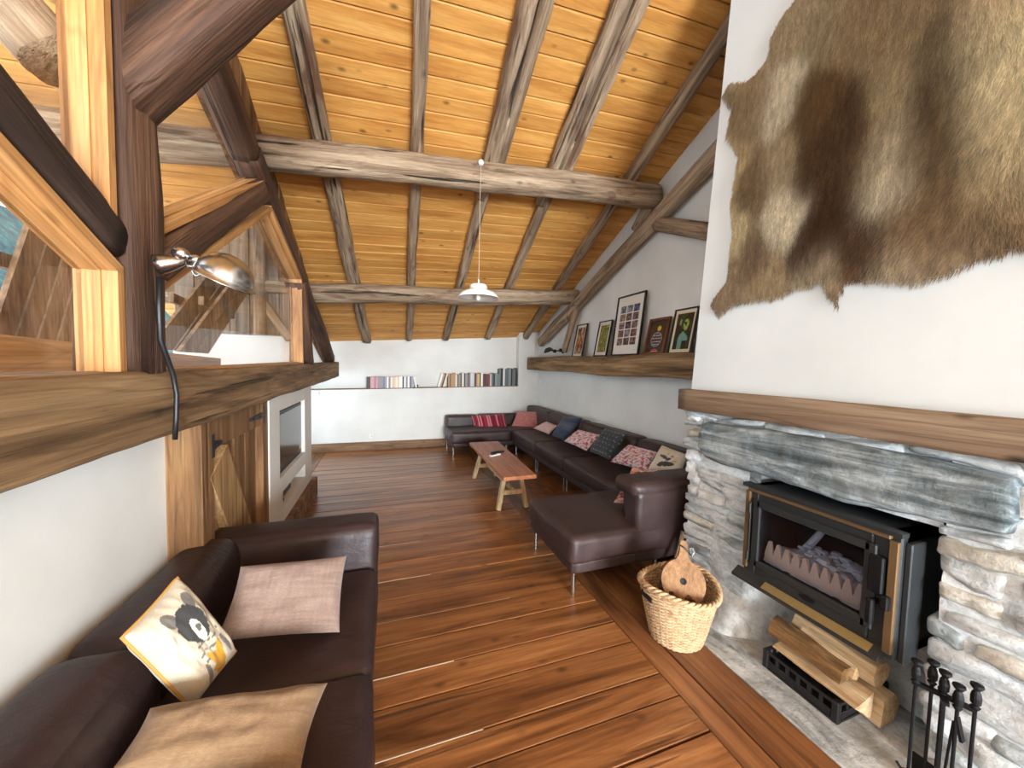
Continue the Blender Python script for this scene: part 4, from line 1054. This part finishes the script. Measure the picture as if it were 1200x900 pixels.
obj('stretcher', bar((1.35, 3.77, .20), (1.35, 4.88, .20), .03, .045, bev=.003), MT['ash'], ct, base=(1.35, 4.3, .2))
obj('apron', bar((1.24, 3.66, .372), (1.27, 5.05, .372), .03, .03, bev=.003), MT['ash'], ct, base=(1.25, 4.3, .37))
obj('slant_brace', bar((1.35, 3.95, .20), (1.35, 4.12, .385), .03, .035, up=(0, 1, 0)), MT['ash'], ct, base=(1.35, 4, .2))
def remote(px, ang, m, label, ln=.17):
    c = onZ(*px, .433); t = thing('remote_control', (c.x, c.y, .4335), label, 'remote control', 'remote controls on the table')
    t.rotation_euler = (0, 0, ang); b = BASE[t.name]
    obj('case', [(Vector(v)+b) for v in box(-.024, .024, -ln/2, ln/2, 0, .018, .005)[0]] and (lambda g: ([tuple(Vector(v)+b) for v in g[0]], g[1]))(box(-.024, .024, -ln/2, ln/2, 0, .018, .005)), MT[m], t)
    gs = [box(-.016+.012*i, -.008+.012*i, -ln*.4+.02*j, -ln*.4+.012+.02*j, .018, .0205) for i in range(3) for j in range(5)]
    g = join(*gs); obj('buttons', ([tuple(Vector(v)+b) for v in g[0]], g[1]), MT['blackp'] if m != 'blackp' else MT['iron'], t)
remote((580, 534), -1.1, 'whitep', 'white remote control on the coffee table')
remote((583, 530.5), -1.2, 'blackp', 'black remote control on the coffee table', .2)

# ================================================================== BASKET WITH BELLOWS
bx, by = 1.655, 1.645
bk = thing('wicker_basket', (bx, by, .004), 'round pale wicker basket with handle holes beside the hearth', 'basket')
def rad(z): return .135+.072*(z/.33)**.9
HB = .325; NS = 34
def brim(a): return HB+.022*math.cos(2*(a-R(20)))
gs_ = []
rows = 32
for r_ in range(rows):
    z = .012+(HB-.03)*r_/(rows-1); path = []
    for k in range(NS*4):
        a = 2*math.pi*k/(NS*4); zz_ = z*brim(a)/HB
        if .70 < r_/(rows-1) < .88 and (abs((a-R(160)+math.pi) % (2*math.pi)-math.pi) < .16 or abs((a-R(-20)+math.pi) % (2*math.pi)-math.pi) < .16):
            pass
        w = .0042*math.cos(NS/2*a+math.pi*r_)
        rr = rad(zz_)+w; path.append((bx+rr*1.08*math.cos(a), by+rr*math.sin(a), zz_))
    path.append(path[0]); gs_.append(tube(path, .0052, 5, False))
obj('weave', join(*gs_), MT['wicker'], bk, smooth=True, kind='stuff')
for k in range(NS):
    a = 2*math.pi*k/NS
    obj('stake', tube([(bx+rad(z)*1.08*math.cos(a), by+rad(z)*math.sin(a), z*brim(a)/HB) for z in (.005, .1, .2, .3, HB)], .006, 6), MT['wicker'], bk, base=(bx, by, .004))
for o_ in range(3):
    path = []
    for k in range(97):
        a = 2*math.pi*k/96; ph = a*13+o_*2*math.pi/3; path.append((bx+(rad(HB)+.010*math.cos(ph))*1.08*math.cos(a), by+(rad(HB)+.010*math.cos(ph))*math.sin(a), brim(a)+.010*math.sin(ph)))
    obj('braided_rim', tube(path, .0095, 6, False), MT['wicker'], bk, smooth=True)
path = []
for o_ in range(2):
    path = [(bx+(rad(0)+.006*math.cos(a*15+o_*3.1))*1.08*math.cos(a), by+(rad(0)+.006*math.cos(a*15+o_*3.1))*math.sin(a), .012+.006*math.sin(a*15+o_*3.1)) for a in [2*math.pi*k/96 for k in range(97)]]
    obj('foot_braid', tube(path, .007, 6, False), MT['wicker'], bk, smooth=True)
obj('basket_bottom', lathe([(.0, .0), (.13, .0), (.13, .012), (0, .012)], (bx, by, .006), 28), MT['wicker'], bk)
aw = R(176)
hxy = (bx+rad(.27)*1.08*math.cos(aw), by+rad(.27)*math.sin(aw))
for aw in (R(176), R(-4)):
    hc = Vector((bx+(rad(.27)+.002)*1.08*math.cos(aw), by+(rad(.27)+.002)*math.sin(aw), .275)); e = Vector((-math.sin(aw), math.cos(aw), 0)); nn_ = Vector((math.cos(aw), math.sin(aw), 0))
    obj('handle_hole_shade', prism([hc-e*.045-Vector((0, 0, .014)), hc+e*.045-Vector((0, 0, .014)), hc+e*.045+Vector((0, 0, .014)), hc-e*.045+Vector((0, 0, .014))], nn_*.009), MT['gap'], bk)  # dark plate on uncut weave, painting the shade inside an opening
# things in the basket
bc = onP(800.5, 681, (1.645, 1.62, .36), (-.60, -.70, .38)); bn = Vector((-.60, -.70, .38)).normalized()
be = Vector((0, 0, 1)).cross(bn).normalized(); bu = bn.cross(be)
bl = thing('fireplace_bellows', bc-bu*.13, 'round wooden fireplace bellows with a centre hole, standing in the basket', 'bellows')
def bout(s):
    pts = []
    for k in range(40):
        a = R(90+20)+R(320)*k/39; pts.append((.118*s*math.cos(a), .125*s*math.sin(a)-.005))
    pts += [(.026, .14), (.019, .175), (.022, .20), (.012, .222), (-.012, .222), (-.022, .20), (-.019, .175), (-.026, .14)]
    return pts
def plate_on(o0, th, s=1):
    pts = bout(s); return prism([bc+be*x+bu*y_+bn*o0 for x, y_ in pts], bn*th)
obj('front_board', plate_on(.0, .016), MT['bellow'], bl)
obj('back_board', plate_on(-.055, .014), MT['bellow'], bl)
obj('leather_side', prism([bc+be*(x*.96)+bu*(y_*.96)-bn*.042 for x, y_ in bout(1)[:40]], bn*.043), MT['leatherd'], bl)
obj('air_hole', lathe([(.019, 0), (.017, .002), (.0, .0005)], bc+bn*.0155, 20, bn), MT['iron'], bl)
obj('strap', tube([bc+bu*.195+be*(-.022)+bn*.02, bc+bu*.185+be*.0+bn*.026, bc+bu*.165+be*.026+bn*.02, bc+bu*.15+be*.038], .0045, 6), MT['blackp'], bl)
obj('buckle', tube([bc+bu*.185+be*.036, bc+bu*.19+be*.05, bc+bu*.165+be*.056, bc+bu*.145+be*.046, bc+bu*.15+be*.036, bc+bu*.185+be*.036], .004, 6), MT['chrome'], bl)
# dark odds and ends at the bottom of the basket: pine cones
for k, (dx, dy_) in enumerate(((-.07, -.02), (-.04, .06), (.08, -.03), (.06, .08), (.0, -.08), (.09, .03))):
    c = Vector((bx+dx, by+dy_, .22)); g = [lathe([(0, 0), (.025, .01), (.034, .03), (.028, .055), (.012, .08), (0, .085)], c, 12)]
    for m in range(30):
        a = m*2.4; z = .008+m*.0024; rr = .036*math.sin(math.pi*(.15+.75*z/.085)); p = c+Vector((rr*math.cos(a), rr*math.sin(a), z))
        g.append(softbox(p.x-.008, p.x+.008, p.y-.008, p.y+.008, p.z-.003, p.z+.003, .002, n=1, wr=0))
    tag(obj('pine_cone', join(*g), MT['dbeam']), 'dark pine cone lying in the wicker basket', 'pine cone', 'kindling in the basket')
for k in range(4):
    a = onZ(831+k*2, 698-k*2, .31)
    tag(obj('kindling_stick', tube([(bx+.12-.01*k, by-.02+.02*k, .29), (bx+.02, by-.08+.03*k, .262)], .009, 6), MT['iron']), 'black charred stick poking out of the wicker basket', 'stick', 'kindling in the basket')
a = onY(785, 664, 2.0); b = onY(798, 627, 2.03)
sk = timber('wooden_stick', (a.x-.045, 1.96, .0), (b.x+.012, 2.02, b.z+.03), .036, .036, MT['log'], 'grey wooden stick leaning between corner sofa and stone pier', 'stick', n=2, rough=.1, seg=.05, nr=10)

# ================================================================== LAMPS
hk = onY(563.5, 191, 3.37)
pl = thing('pendant_lamp', (hk.x, hk.y, 0), 'white enamel pendant lamp hanging from the thick purlin', 'lamp')
lc = onY(560.5, 344, 3.37)
lc = Vector((hk.x, hk.y, lc.z)); Rl = .196
obj('ceiling_hook', lathe([(.0, -.028), (.02, -.02), (.028, 0), (.02, .02), (0, .028)], (hk.x, hk.y-.005, hk.z), 16), MT['whitep'], pl)
obj('cord', tube([(hk.x, hk.y, hk.z), (hk.x, hk.y, lc.z+.08)], .0026, 6), MT['glint_cord'], pl)
obj('shade', lathe([(.0, .085), (.07, .083), (.082, .07), (.084, .035), (.11, .028), (.155, .008), (Rl, -.04), (Rl-.004, -.043), (.15, .0), (.1, .02), (.0, .03)], lc, 48), MT['enamel'], pl, smooth=True)
obj('bulb', lathe([(.0, -.065), (.014, -.06), (.02, -.045), (.018, -.02), (.016, .02), (0, .025)], lc, 20), MT['enamel'], pl, smooth=True)
obj('stem', lathe([(.008, .08), (.008, .13), (0, .135)], lc, 12), MT['paper'], pl)

wp = onX(190, 310, -.765)
wa = thing('wall_lamp', wp, 'polished steel jointed wall lamp on the king post', 'lamp')
YL = wp.y+.02
q0 = onX(184, 310, -.76); q1 = onY(207, 307, q0.y+.0); q2 = onY(212, 297, q0.y); q3 = onY(230, 305, q0.y); q4 = onY(246, 309, q0.y); q5 = onY(262, 317, q0.y)
obj('wall_base', lathe([(.034, 0), (.033, .02), (.024, .05), (.014, .08), (0, .085)], q0, 24, (q1-q0).normalized()), MT['lampmetal'], wa, smooth=True)
obj('arm', tube([q0, q1, q2], .009, 10), MT['lampmetal'], wa, smooth=True)
obj('joint', lathe([(0, -.02), (.02, -.02), (.022, 0), (.02, .02), (0, .02)], q2, 18, (0, 1, .2)), MT['lampmetal'], wa, smooth=True)
obj('joint', lathe([(0, -.018), (.018, -.018), (.02, 0), (.018, .018), (0, .018)], q3, 18, (0, 1, .2)), MT['lampmetal'], wa, smooth=True)
obj('arm', tube([q2, q3, q4], .010, 10), MT['lampmetal'], wa, smooth=True)
hax = (Vector((.42, -.15, .88))).normalized()    # the bowl opens downward, tipped
Rh = .092
prof = [(.0, .092)]+[(Rh*math.sin(R(a)), Rh*math.cos(R(a))) for a in range(10, 91, 10)]+[(Rh+.012, -.004), (Rh+.012, -.008), (Rh-.004, -.006)]+[((Rh-.005)*math.sin(R(a)), (Rh-.005)*math.cos(R(a))) for a in range(85, 0, -15)]+[(0, Rh-.005)]
obj('shade', lathe(prof, q5+Vector((0, 0, -.03)), 40, hax), MT['lampmetal'], wa, smooth=True)
obj('bulb', lathe([(0, -.02), (.02, -.012), (.026, .01), (.015, .05), (0, .06)], q5+Vector((0, 0, -.02)), 16, hax), MT['enamel'], wa, smooth=True)
obj('ring', tube([q3+Vector((.012*math.cos(t), 0, -.035+.02*math.sin(t))) for t in [2*math.pi*k/16 for k in range(17)]], .003, 6), MT['lampmetal'], wa)
xw = -.758
obj('power_cord', tube([onX(187, 325, xw), onX(186.5, 360, xw), onX(188, 398, xw), onX(196, 420, xw), onX(203, 440, xw), onX(207, 462, xw+.005), onX(206.5, 490, xw+.005), onX(205, 515, xw)], .009, 8), MT['blackp'], wa, smooth=True)
# dark jointed lamp on the picture beam
ll = thing('wall_lamp', onX(650, 415, 2.86), 'dark jointed metal lamp standing on the picture beam', 'lamp')
p0, p1, p2, p3 = onX(660, 414, 2.84), onX(657, 410.5, 2.82), onX(650, 411.5, 2.80), onX(643, 410, 2.80)
obj('arm', tube([p0, p1, p2, p3], .012, 8), MT['iron'], ll)
for p in (p1, p2): obj('joint', lathe([(0, -.02), (.03, -.02), (.03, .02), (0, .02)], p, 14, (1, 0, 0)), MT['iron'], ll)
obj('shade', lathe([(0, .07), (.05, .06), (.08, .025), (.09, 0), (.086, 0), (.05, .05), (0, .06)], p3-Vector((0, 0, .025)), 24, (-.3, .3, 1)), MT['stove'], ll, smooth=True)

# ================================================================== PICTURES
SZ = 1.757
def picture(tl, tr, br, bl, fm, fwid, colf, label, matw=.0, matc=(224, 220, 206), extra=None):
    xb = 2.875; B0 = onX(*bl, xb); B1 = onX(*br, xb); T = onX((tl[0]+tr[0])/2, (tl[1]+tr[1])/2, 2.94); hgt = T.z-SZ
    yc, w = (B0.y+B1.y)/2, abs(B0.y-B1.y); t = thing('framed_picture', (xb, yc, SZ), label, 'picture', 'framed pictures on the beam')
    lx = .95-.83; top = Vector((xb+.09, yc, SZ+hgt)); bot = Vector((xb, yc, SZ)); up = (top-bot).normalized(); e = Vector((0, -1, 0)); nrm = e.cross(up)
    if nrm.x > 0: nrm = -nrm
    H_ = (top-bot).length
    def rect(u0, u1, v0, v1, d0, d1):
        P = [bot+e*u0+up*v0+nrm*d0, bot+e*u1+up*v0+nrm*d0, bot+e*u1+up*v1+nrm*d0, bot+e*u0+up*v1+nrm*d0]; return prism(P, nrm*(d1-d0))
    f = fwid
    for a in ((-w/2, w/2, 0, f), (-w/2, w/2, H_-f, H_), (-w/2, -w/2+f, f, H_-f), (w/2-f, w/2, f, H_-f)): obj('frame_bar', rect(*a, 0, .022), MT[fm], t)
    obj('backing', rect(-w/2+f, w/2-f, f, H_-f, .002, .006), MT['black'], t)
    nu, nv = 40, 56; V, C_, F = [], [], []; mw = matw
    for j in range(nv+1):
        for i in range(nu+1):
            u, v = i/nu, j/nv; x = -w/2+f+(w-2*f)*u; z = f+(H_-2*f)*v; V.append(bot+e*x+up*z+nrm*.0085)
            mu, mv = mw/(w-2*f), mw*1.15/(H_-2*f)
            if mw and not (mu < u < 1-mu and mv < v < 1-mv): c = matc
            else: c = colf((u-mu)/(1-2*mu), (v-mv)/(1-2*mv))
            C_.append((*lin(c)[:3], 1))
    for j in range(nv):
        for i in range(nu): k = j*(nu+1)+i; F.append((k, k+1, k+nu+2, k+nu+1))
    obj('print', (V, F), MT['print'], t, cols=C_)
    if extra: extra(t, rect, w, H_, f)
    obj('glazing', rect(-w/2+f, w/2-f, f, H_-f, .012, .014), MT['glass'], t)
def blotch(cols, s, seed):
    def f(u, v):
        k = NZ(Vector((u*s+seed, v*s*1.3, seed)))+.5*NZ(Vector((u*s*2.5, v*s*2.5+seed, 3))); i = int(max(0, min(.999, k*.7+.5))*len(cols)); return cols[i]
    return f
picture((675, 381), (686.5, 380), (682.5, 417), (671, 417), 'black', .012, blotch([(58, 62, 40), (120, 96, 60), (178, 74, 60), (150, 140, 104), (196, 182, 150)], 4, 2), 'small black framed picture in red and brown', .035)
picture((701, 377.6), (716, 375), (711, 416), (696.5, 416), 'black', .012, blotch([(66, 70, 34), (104, 104, 50), (150, 146, 72), (84, 80, 44), (176, 168, 100)], 7, 5), 'small black framed picture in olive greens', .04)
def grid_photos(t, rect, w, H_, f):
    cols_ = [(96, 104, 124), (120, 124, 130), (70, 78, 104), (128, 96, 84), (96, 82, 80), (104, 84, 80), (120, 100, 96), (84, 64, 68), (116, 96, 90), (104, 82, 78), (128, 118, 128), (96, 72, 68), (120, 106, 96), (92, 76, 72), (112, 88, 80)]
    W_, h_ = w-2*f, H_-2*f; sx = W_*.76/3; sy = h_*.70/5; k = 0
    for r_ in range(5):
        for c in range(3):
            x = -W_*.38+sx*c+sx*.06; z = f+h_*.15+sy*(4-r_)+sy*.06
            g = rect(x, x+sx*.86, z, z+sy*.88, .0086, .010); n_ = len(g[0])
            V, F, C_ = [], [], []
            P0, P1, P2, P3 = [Vector(g[0][i+4]) for i in range(4)]
            m = 8
            for j in range(m+1):
                for i in range(m+1):
                    a, b = i/m, j/m; V.append((P0*(1-a)+P1*a)*(1-b)+(P3*(1-a)+P2*a)*b)
                    s = 1+.9*NZ(Vector((a*3+k*3.1, b*3, k))); C_.append((*lin([min(235, q*s) for q in cols_[k]])[:3], 1))
            for j in range(m):
                for i in range(m): q = j*(m+1)+i; F.append((q, q+1, q+m+2, q+m+1))
            obj('photo', (V, F), MT['print'], t, cols=C_); k += 1
picture((721, 349), (754, 342), (748.6, 416), (717, 416), 'black', .018, lambda u, v: (226, 222, 212), 'large black framed sheet of fifteen small photographs', 0, extra=grid_photos)
def emblem(u, v):
    a, b = (u-.5)/.5, (v-.5)/.5
    if ((a-.12)/.22)**2+((b-.50)/.17)**2 < 1: return (214, 184, 44)
    q = (a/.62)**2+((b+.2)/.46)**2
    if q < 1:
        if q > .86: return (170, 166, 172)
        return (168, 164, 170) if math.sin(b*34) > .35 and NZ(Vector((u*34, round(b*5.4), 2))) > -.15 else (58, 46, 44)
    if (a/.42)**2+((b+.98)/.20)**2 < 1: return (176, 70, 66) if b > -.95 else (206, 190, 180)
    return (52, 40, 34)
picture((759.5, 374.6), (783, 371.6), (778, 415.4), (754.4, 415.8), 'brownframe', .03, emblem, 'brown framed dark print with yellow spot and lettered oval')
def figure(u, v):
    a, b = u, v
    if ((a-.62)/.16)**2+((b-.68)/.16)**2 < 1 and NZ(Vector((u*9, v*9, 3))) > -.25: return (150, 178, 88)
    if ((a-.26)/.07)**2+((b-.76)/.09)**2 < 1: return (124, 156, 100)
    if .24+.2*max(0, b-.2) < a < .86-.1*b and b < .50-abs(a-.5)*.5 and not (a > .5 and b < .24): return (116, 158, 146)
    k = NZ(Vector((u*4, v*6, 1)))
    return (44, 54, 34) if k > .15 else (30, 28, 24)
picture((787.6, 363.6), (815, 360), (810, 415), (783, 415.8), 'black', .014, figure, 'black framed print of a pale green figure on dark ground', .035, (222, 212, 184))

# ================================================================== BOOKS ON THE LEDGE
def book(name, w, h, d):
    """a bound book standing upright; local origin at the foot of its spine; spine faces -Y."""
    t = min(.0035, w*.12)
    g1 = join(box(-w/2, w/2, 0, t, 0, h), box(-w/2, -w/2+t, t, d, 0, h), box(w/2-t, w/2, t, d, 0, h)); n1 = len(g1[1])
    g2 = box(-w/2+t, w/2-t, t, d-.005, .004, h-.005); V, F = join(g1, g2)
    me = mesh(name, V, F); me.materials.append(MT['cover']); me.materials.append(MT['paper'])
    for i, p in enumerate(me.polygons): p.material_index = 0 if i < n1 else 1
    return me
def place_book(name, x, w, h, d, col, lean_, label, cat, grp, y_=7.02):
    o = bpy.data.objects.new(name, book(name, w, h, d)); COL.objects.link(o); BASE[o.name] = Vector((x, y_, 0))
    o.location = (x, y_, ledgez(x)+.0015 + abs(math.sin(lean_))*w/2); o.rotation_euler = (0, lean_, 0); o.color = lin(col)
    return tag(o, label, cat, grp)
xa, xb_ = onY(429.5, 448, 7.02).x, onY(483, 448, 7.02).x
palette1 = [('black', (44, 40, 42)), ('dusty pink', (190, 130, 134)), ('mauve', (150, 124, 140)), ('grey', (140, 134, 136)), ('cream', (214, 200, 182)), ('white', (226, 222, 218)), ('beige', (196, 170, 148)), ('slate blue', (96, 104, 124))]
x = xa; k = 0
seq = [0, 0, 1, 1, 3, 1, 2, 3, 3, 7, 3, 5, 2, 4, 6, 4, 4, 6, 4, 5, 0, 5, 3, 5, 7, 3, 5, 4]
while x < xb_:
    w = random.uniform(.024, .036); cn, cc = palette1[seq[k % len(seq)]]; j = random.uniform(.9, 1.1)
    place_book('disc_case', x+w/2, w, random.uniform(.20, .215), .13, [v*j for v in cc], 0, '%s slim case between %s and %s ones in the even row' % (cn, palette1[seq[(k-1) % len(seq)]][0], palette1[seq[(k+1) % len(seq)]][0]), 'disc case', 'slim cases on the ledge'); x += w+.001; k += 1
place_book('disc_case', x+.062, .03, .205, .13, (222, 216, 210), -.24, 'slim case leaning against the end of the even row', 'disc case', 'slim cases on the ledge')
palette2 = [('black', (40, 38, 38)), ('tan', (176, 128, 76)), ('cream', (216, 204, 184)), ('dark red', (112, 40, 42)), ('grey', (120, 120, 118)), ('white', (224, 222, 218)), ('brown', (104, 74, 52)), ('teal grey', (92, 106, 108)), ('pink', (208, 128, 120)), ('yellow', (206, 176, 92))]
xs_, xe = onY(511, 448, 7.02).x, onY(606, 440, 7.02).x
x = xs_+.03; k = 0
for cn, w, ln in (('white', .032, .27), ('tan', .03, .27), ('black', .028, .27), ('cream', .028, .27)):
    cc = dict(palette2)[cn]
    place_book('book', x+.02, w, .27, .14, cc, ln, '%s book leaning at the open end of the book row' % cn, 'book', 'books leaning on the ledge'); x += (w+.0295)/2/math.cos(ln)+.001
x += .075
seq = [1, 6, 1, 1, 2, 6, 4, 0, 2, 0, 4, 6, 4, 5, 5, 0, 8, 9, 7, 2, 3, 0, 3, 3, 2, 7, 0, 4, 7, 0, 7, 0, 2, 4, 2, 0]
while x < xe-.40:
    w = random.uniform(.022, .046); cn, cc = palette2[seq[k % len(seq)]]; j = random.uniform(.85, 1.15)
    place_book('book', x+w/2, w, random.uniform(.235, .275), random.uniform(.12, .145), [v*j for v in cc], random.uniform(-.005, .005), '%s upright book between %s and %s ones in the long row' % (cn, palette2[seq[(k-1) % len(seq)]][0] if k else 'leaning', palette2[seq[(k+1) % len(seq)]][0]), 'book', 'books on the ledge'); x += w+.0015; k += 1
seq = [4, 0, 5, 4, 7, 4, 0, 7, 4, 0, 4]; k = 0
while x < xe-.02:
    w = min(random.uniform(.026, .05), xe-x); cn, cc = palette2[seq[k % len(seq)]]; j = random.uniform(.85, 1.15)
    place_book('book', x+w/2, w, random.uniform(.33, .375), random.uniform(.13, .145), [v*j for v in cc], random.uniform(-.004, .004), '%s tall book between %s and %s ones at the wall end of row' % (cn, palette2[seq[k-1]][0] if k else 'shorter', palette2[seq[(k+1) % len(seq)]][0]), 'book', 'tall books on the ledge'); x += w+.0015; k += 1
kx = onY(488, 452, 7.05).x
for a_, b_, h_, lb in ((-.03, .0, .04, 'tiny lower black box on the ledge beside the even row'), (.006, .037, .05, 'tiny taller black box on the ledge between the two rows')):
    bt = thing('small_box', (kx+(a_+b_)/2, 7.05, ledgez(kx)), lb, 'box')
    obj('box_body', box(kx+a_, kx+b_, 7.03, 7.08, ledgez(kx), ledgez(kx)+h_*.75, .003), MT['blackp'], bt); obj('lid', box(kx+a_-.001, kx+b_+.001, 7.029, 7.081, ledgez(kx)+h_*.75, ledgez(kx)+h_, .003), MT['iron'], bt)

# ================================================================== OUTSIDE (loggia beyond the partition)
def out_log(p0, p1, w, label, n=2.3, m='log', name='outdoor_timber', h=None): return timber(name, p0, p1, w, h or w, MT[m], label, 'beam', n=n, group='timbers of the loggia outside', seg=.1)
out_log((-1.02, 3.5, 3.255), (-2.8, 3.5, 3.11), .25, 'log purlin continuing outside beyond the partition glass')
out_log((-1.02, 5.35, 2.46), (-2.8, 5.35, 2.345), .24, 'lower log purlin continuing outside above the boards')
a = onY(92, 78, 1.62); b = onY(0, -8, 1.62)
out_log(Vector((-1.0, 1.62, onY(92, 78, 1.62).z)), (b-a)*1.5+a, .17, 'grey wind brace outside the upper pane', n=4)
a = onY(100, 118, 1.9); b = onY(50, 68, 1.9)
out_log((-1.0, 2.0, a.z-.06), b, .10, 'short log with a pale sawn end outside the upper pane')
# far end wall of the loggia: white low wall, grey vertical boards, brace, tie
YE = 4.6
zw = onY(300, 393, YE).z; zt_ = onY(290, 258, YE).z
lw = obj('wall_loggia', box(-2.05, -1.02, YE, YE+.15, 1.36, zw), MT['white'], base=(-2, YE, 1.36)); tag(lw, 'low white wall at the far end of the loggia', kind='structure')
wb_ = thing('wall_loggia_boards', (-2.3, YE, zw), 'grey weathered boards closing the loggia end', None, kind='structure')
x = -2.05
while x < -1.03:
    w = min(random.uniform(.10, .19), -1.02-x); yb = YE+.02+random.uniform(0, .05); h_ = zt_+random.uniform(-.08, .06)
    obj('plank', prism([(x+.004, yb, zw-.02), (x+w-.004, yb, zw-.02), (x+w-.004, yb, h_), (x+.004, yb, h_+random.uniform(-.03, .03))], (0, .03, 0)), MT['grey_plank'], wb_, base=(x, yb, zw)); x += w
p_ = onY(306, 395, YE-.06); out_log((p_.x, YE-.06, zw), (p_.x, YE-.06, zt_-.02), .12, 'grey upright post at the loggia end', n=4)
a, b = onY(340, 398, YE-.05), onY(305, 350, YE-.05); out_log(a, b, .09, 'grey slanting brace at the loggia end', n=4)
a, b = onY(342, 338, YE-.05), onY(300, 335, YE-.05); out_log(a, b+(b-a)*.5, .12, 'grey horizontal rail across the loggia boards', n=4)
# ledge / deck just outside, at sill height
dk = thing('loggia_deck', (-2.4, 2.5, 1.36), 'pale pine decking outside the partition at sill height', 'deck')
x = -1.05
while x > -2.7:
    obj('plank', box(x-.14, x-.004, -1.0, 4.58, 1.36, 1.40, .003), MT['pine_y'], dk, base=(x-.07, 2, 1.36)); x -= .142
tag(obj('pine_board', prism([(-1.22, .2, 1.41), (-1.22, 3.4, 1.41), (-1.22, 3.4, 1.60), (-1.22, .2, 1.72)], (-.05, 0, 0)), MT['pine_y'], base=(-1.22, 1, 1.41)), 'wide pale pine board standing on edge outside the panes', 'board')
# leaning slatted board screens with a crossing batten
def screen(P, Q, nb, wb_s, gap, length_up, label, sag=0):
    """nb boards side by side from P toward Q, each running up along length_up."""
    P, Q, Lu = Vector(P), Vector(Q), Vector(length_up); e = (Q-P).normalized(); nrm = e.cross(Lu).normalized()
    t = thing('board_screen', P, label, 'board screen', 'leaning board screens on the loggia')
    for i in range(nb):
        a = P+e*(i*(wb_s+gap)); d, s, tt = frame_of(Lu, nrm)
        g = prism([a, a+e*wb_s, a+e*wb_s+Lu*random.uniform(.97, 1.03), a+Lu*random.uniform(.97, 1.03)], nrm*.025)
        obj('slat', g, MT['board2'], t, base=a)
    c0 = P+Lu*.55-e*.12; c1 = P+e*(nb*(wb_s+gap)+.1)+Lu*.50
    for o_ in (-.03,): obj('batten', bar(c0+nrm*o_, c1+nrm*o_, .035, .07, up=tuple(Lu.normalized())), MT['board2'], t, base=c0)
MT['board2'] = wood('loggia_board', (112, 88, 66), (158, 130, 102), (190, 164, 134), 'z', 2, 10, 4, .85, .4, .3, .3, .1)
def scr(base_px, far_px, top_px, X0, nb, label, gapf=.14, X1=None, XT_=None):
    a = onX(*base_px, X0); b = onX(*far_px, X1 if X1 else X0); up = onX(*top_px, XT_ if XT_ else X0)-a; L = (b-a).length; w = L/(nb+(nb-1)*gapf)
    screen(a, b, nb, w, w*gapf, up, label)
scr((-22, 405), (78, 405), (38, 232), -1.75, 4, 'brown slatted board screen leaning outside the large pane')
scr((170, 408), (222, 412), (243, 318), -1.55, 2, 'brown slatted boards leaning outside behind the wall lamp', .10)
scr((205, 412), (240, 414), (275, 322), -1.36, 2, 'second pair of slatted boards behind the wall lamp', .10)
# distant forest slope
V, F = [], []
hz = onX(8, 246, -110).z
for j in range(13):
    for i in range(61):
        y_ = 20+i*5.0; x = -60-j*4.2
        V.append((x, y_, -10+(hz+10)*(j/12)**1.1*(1-.0016*(y_-140))+5*NZ(Vector((y_*.04, j*.3, 1)))+2.5*NZ(Vector((y_*.2, j, 4)))+1.2*NZ(Vector((y_*.6, j*2, 7)))))
for j in range(12):
    for i in range(60): k = j*61+i; F.append((k, k+1, k+62, k+61))
tag(obj('far_hillside', (V, F), MT['forest'], base=(-80, 140, -10), smooth=True), 'blue green forested hillside far beyond the loggia', 'hill')
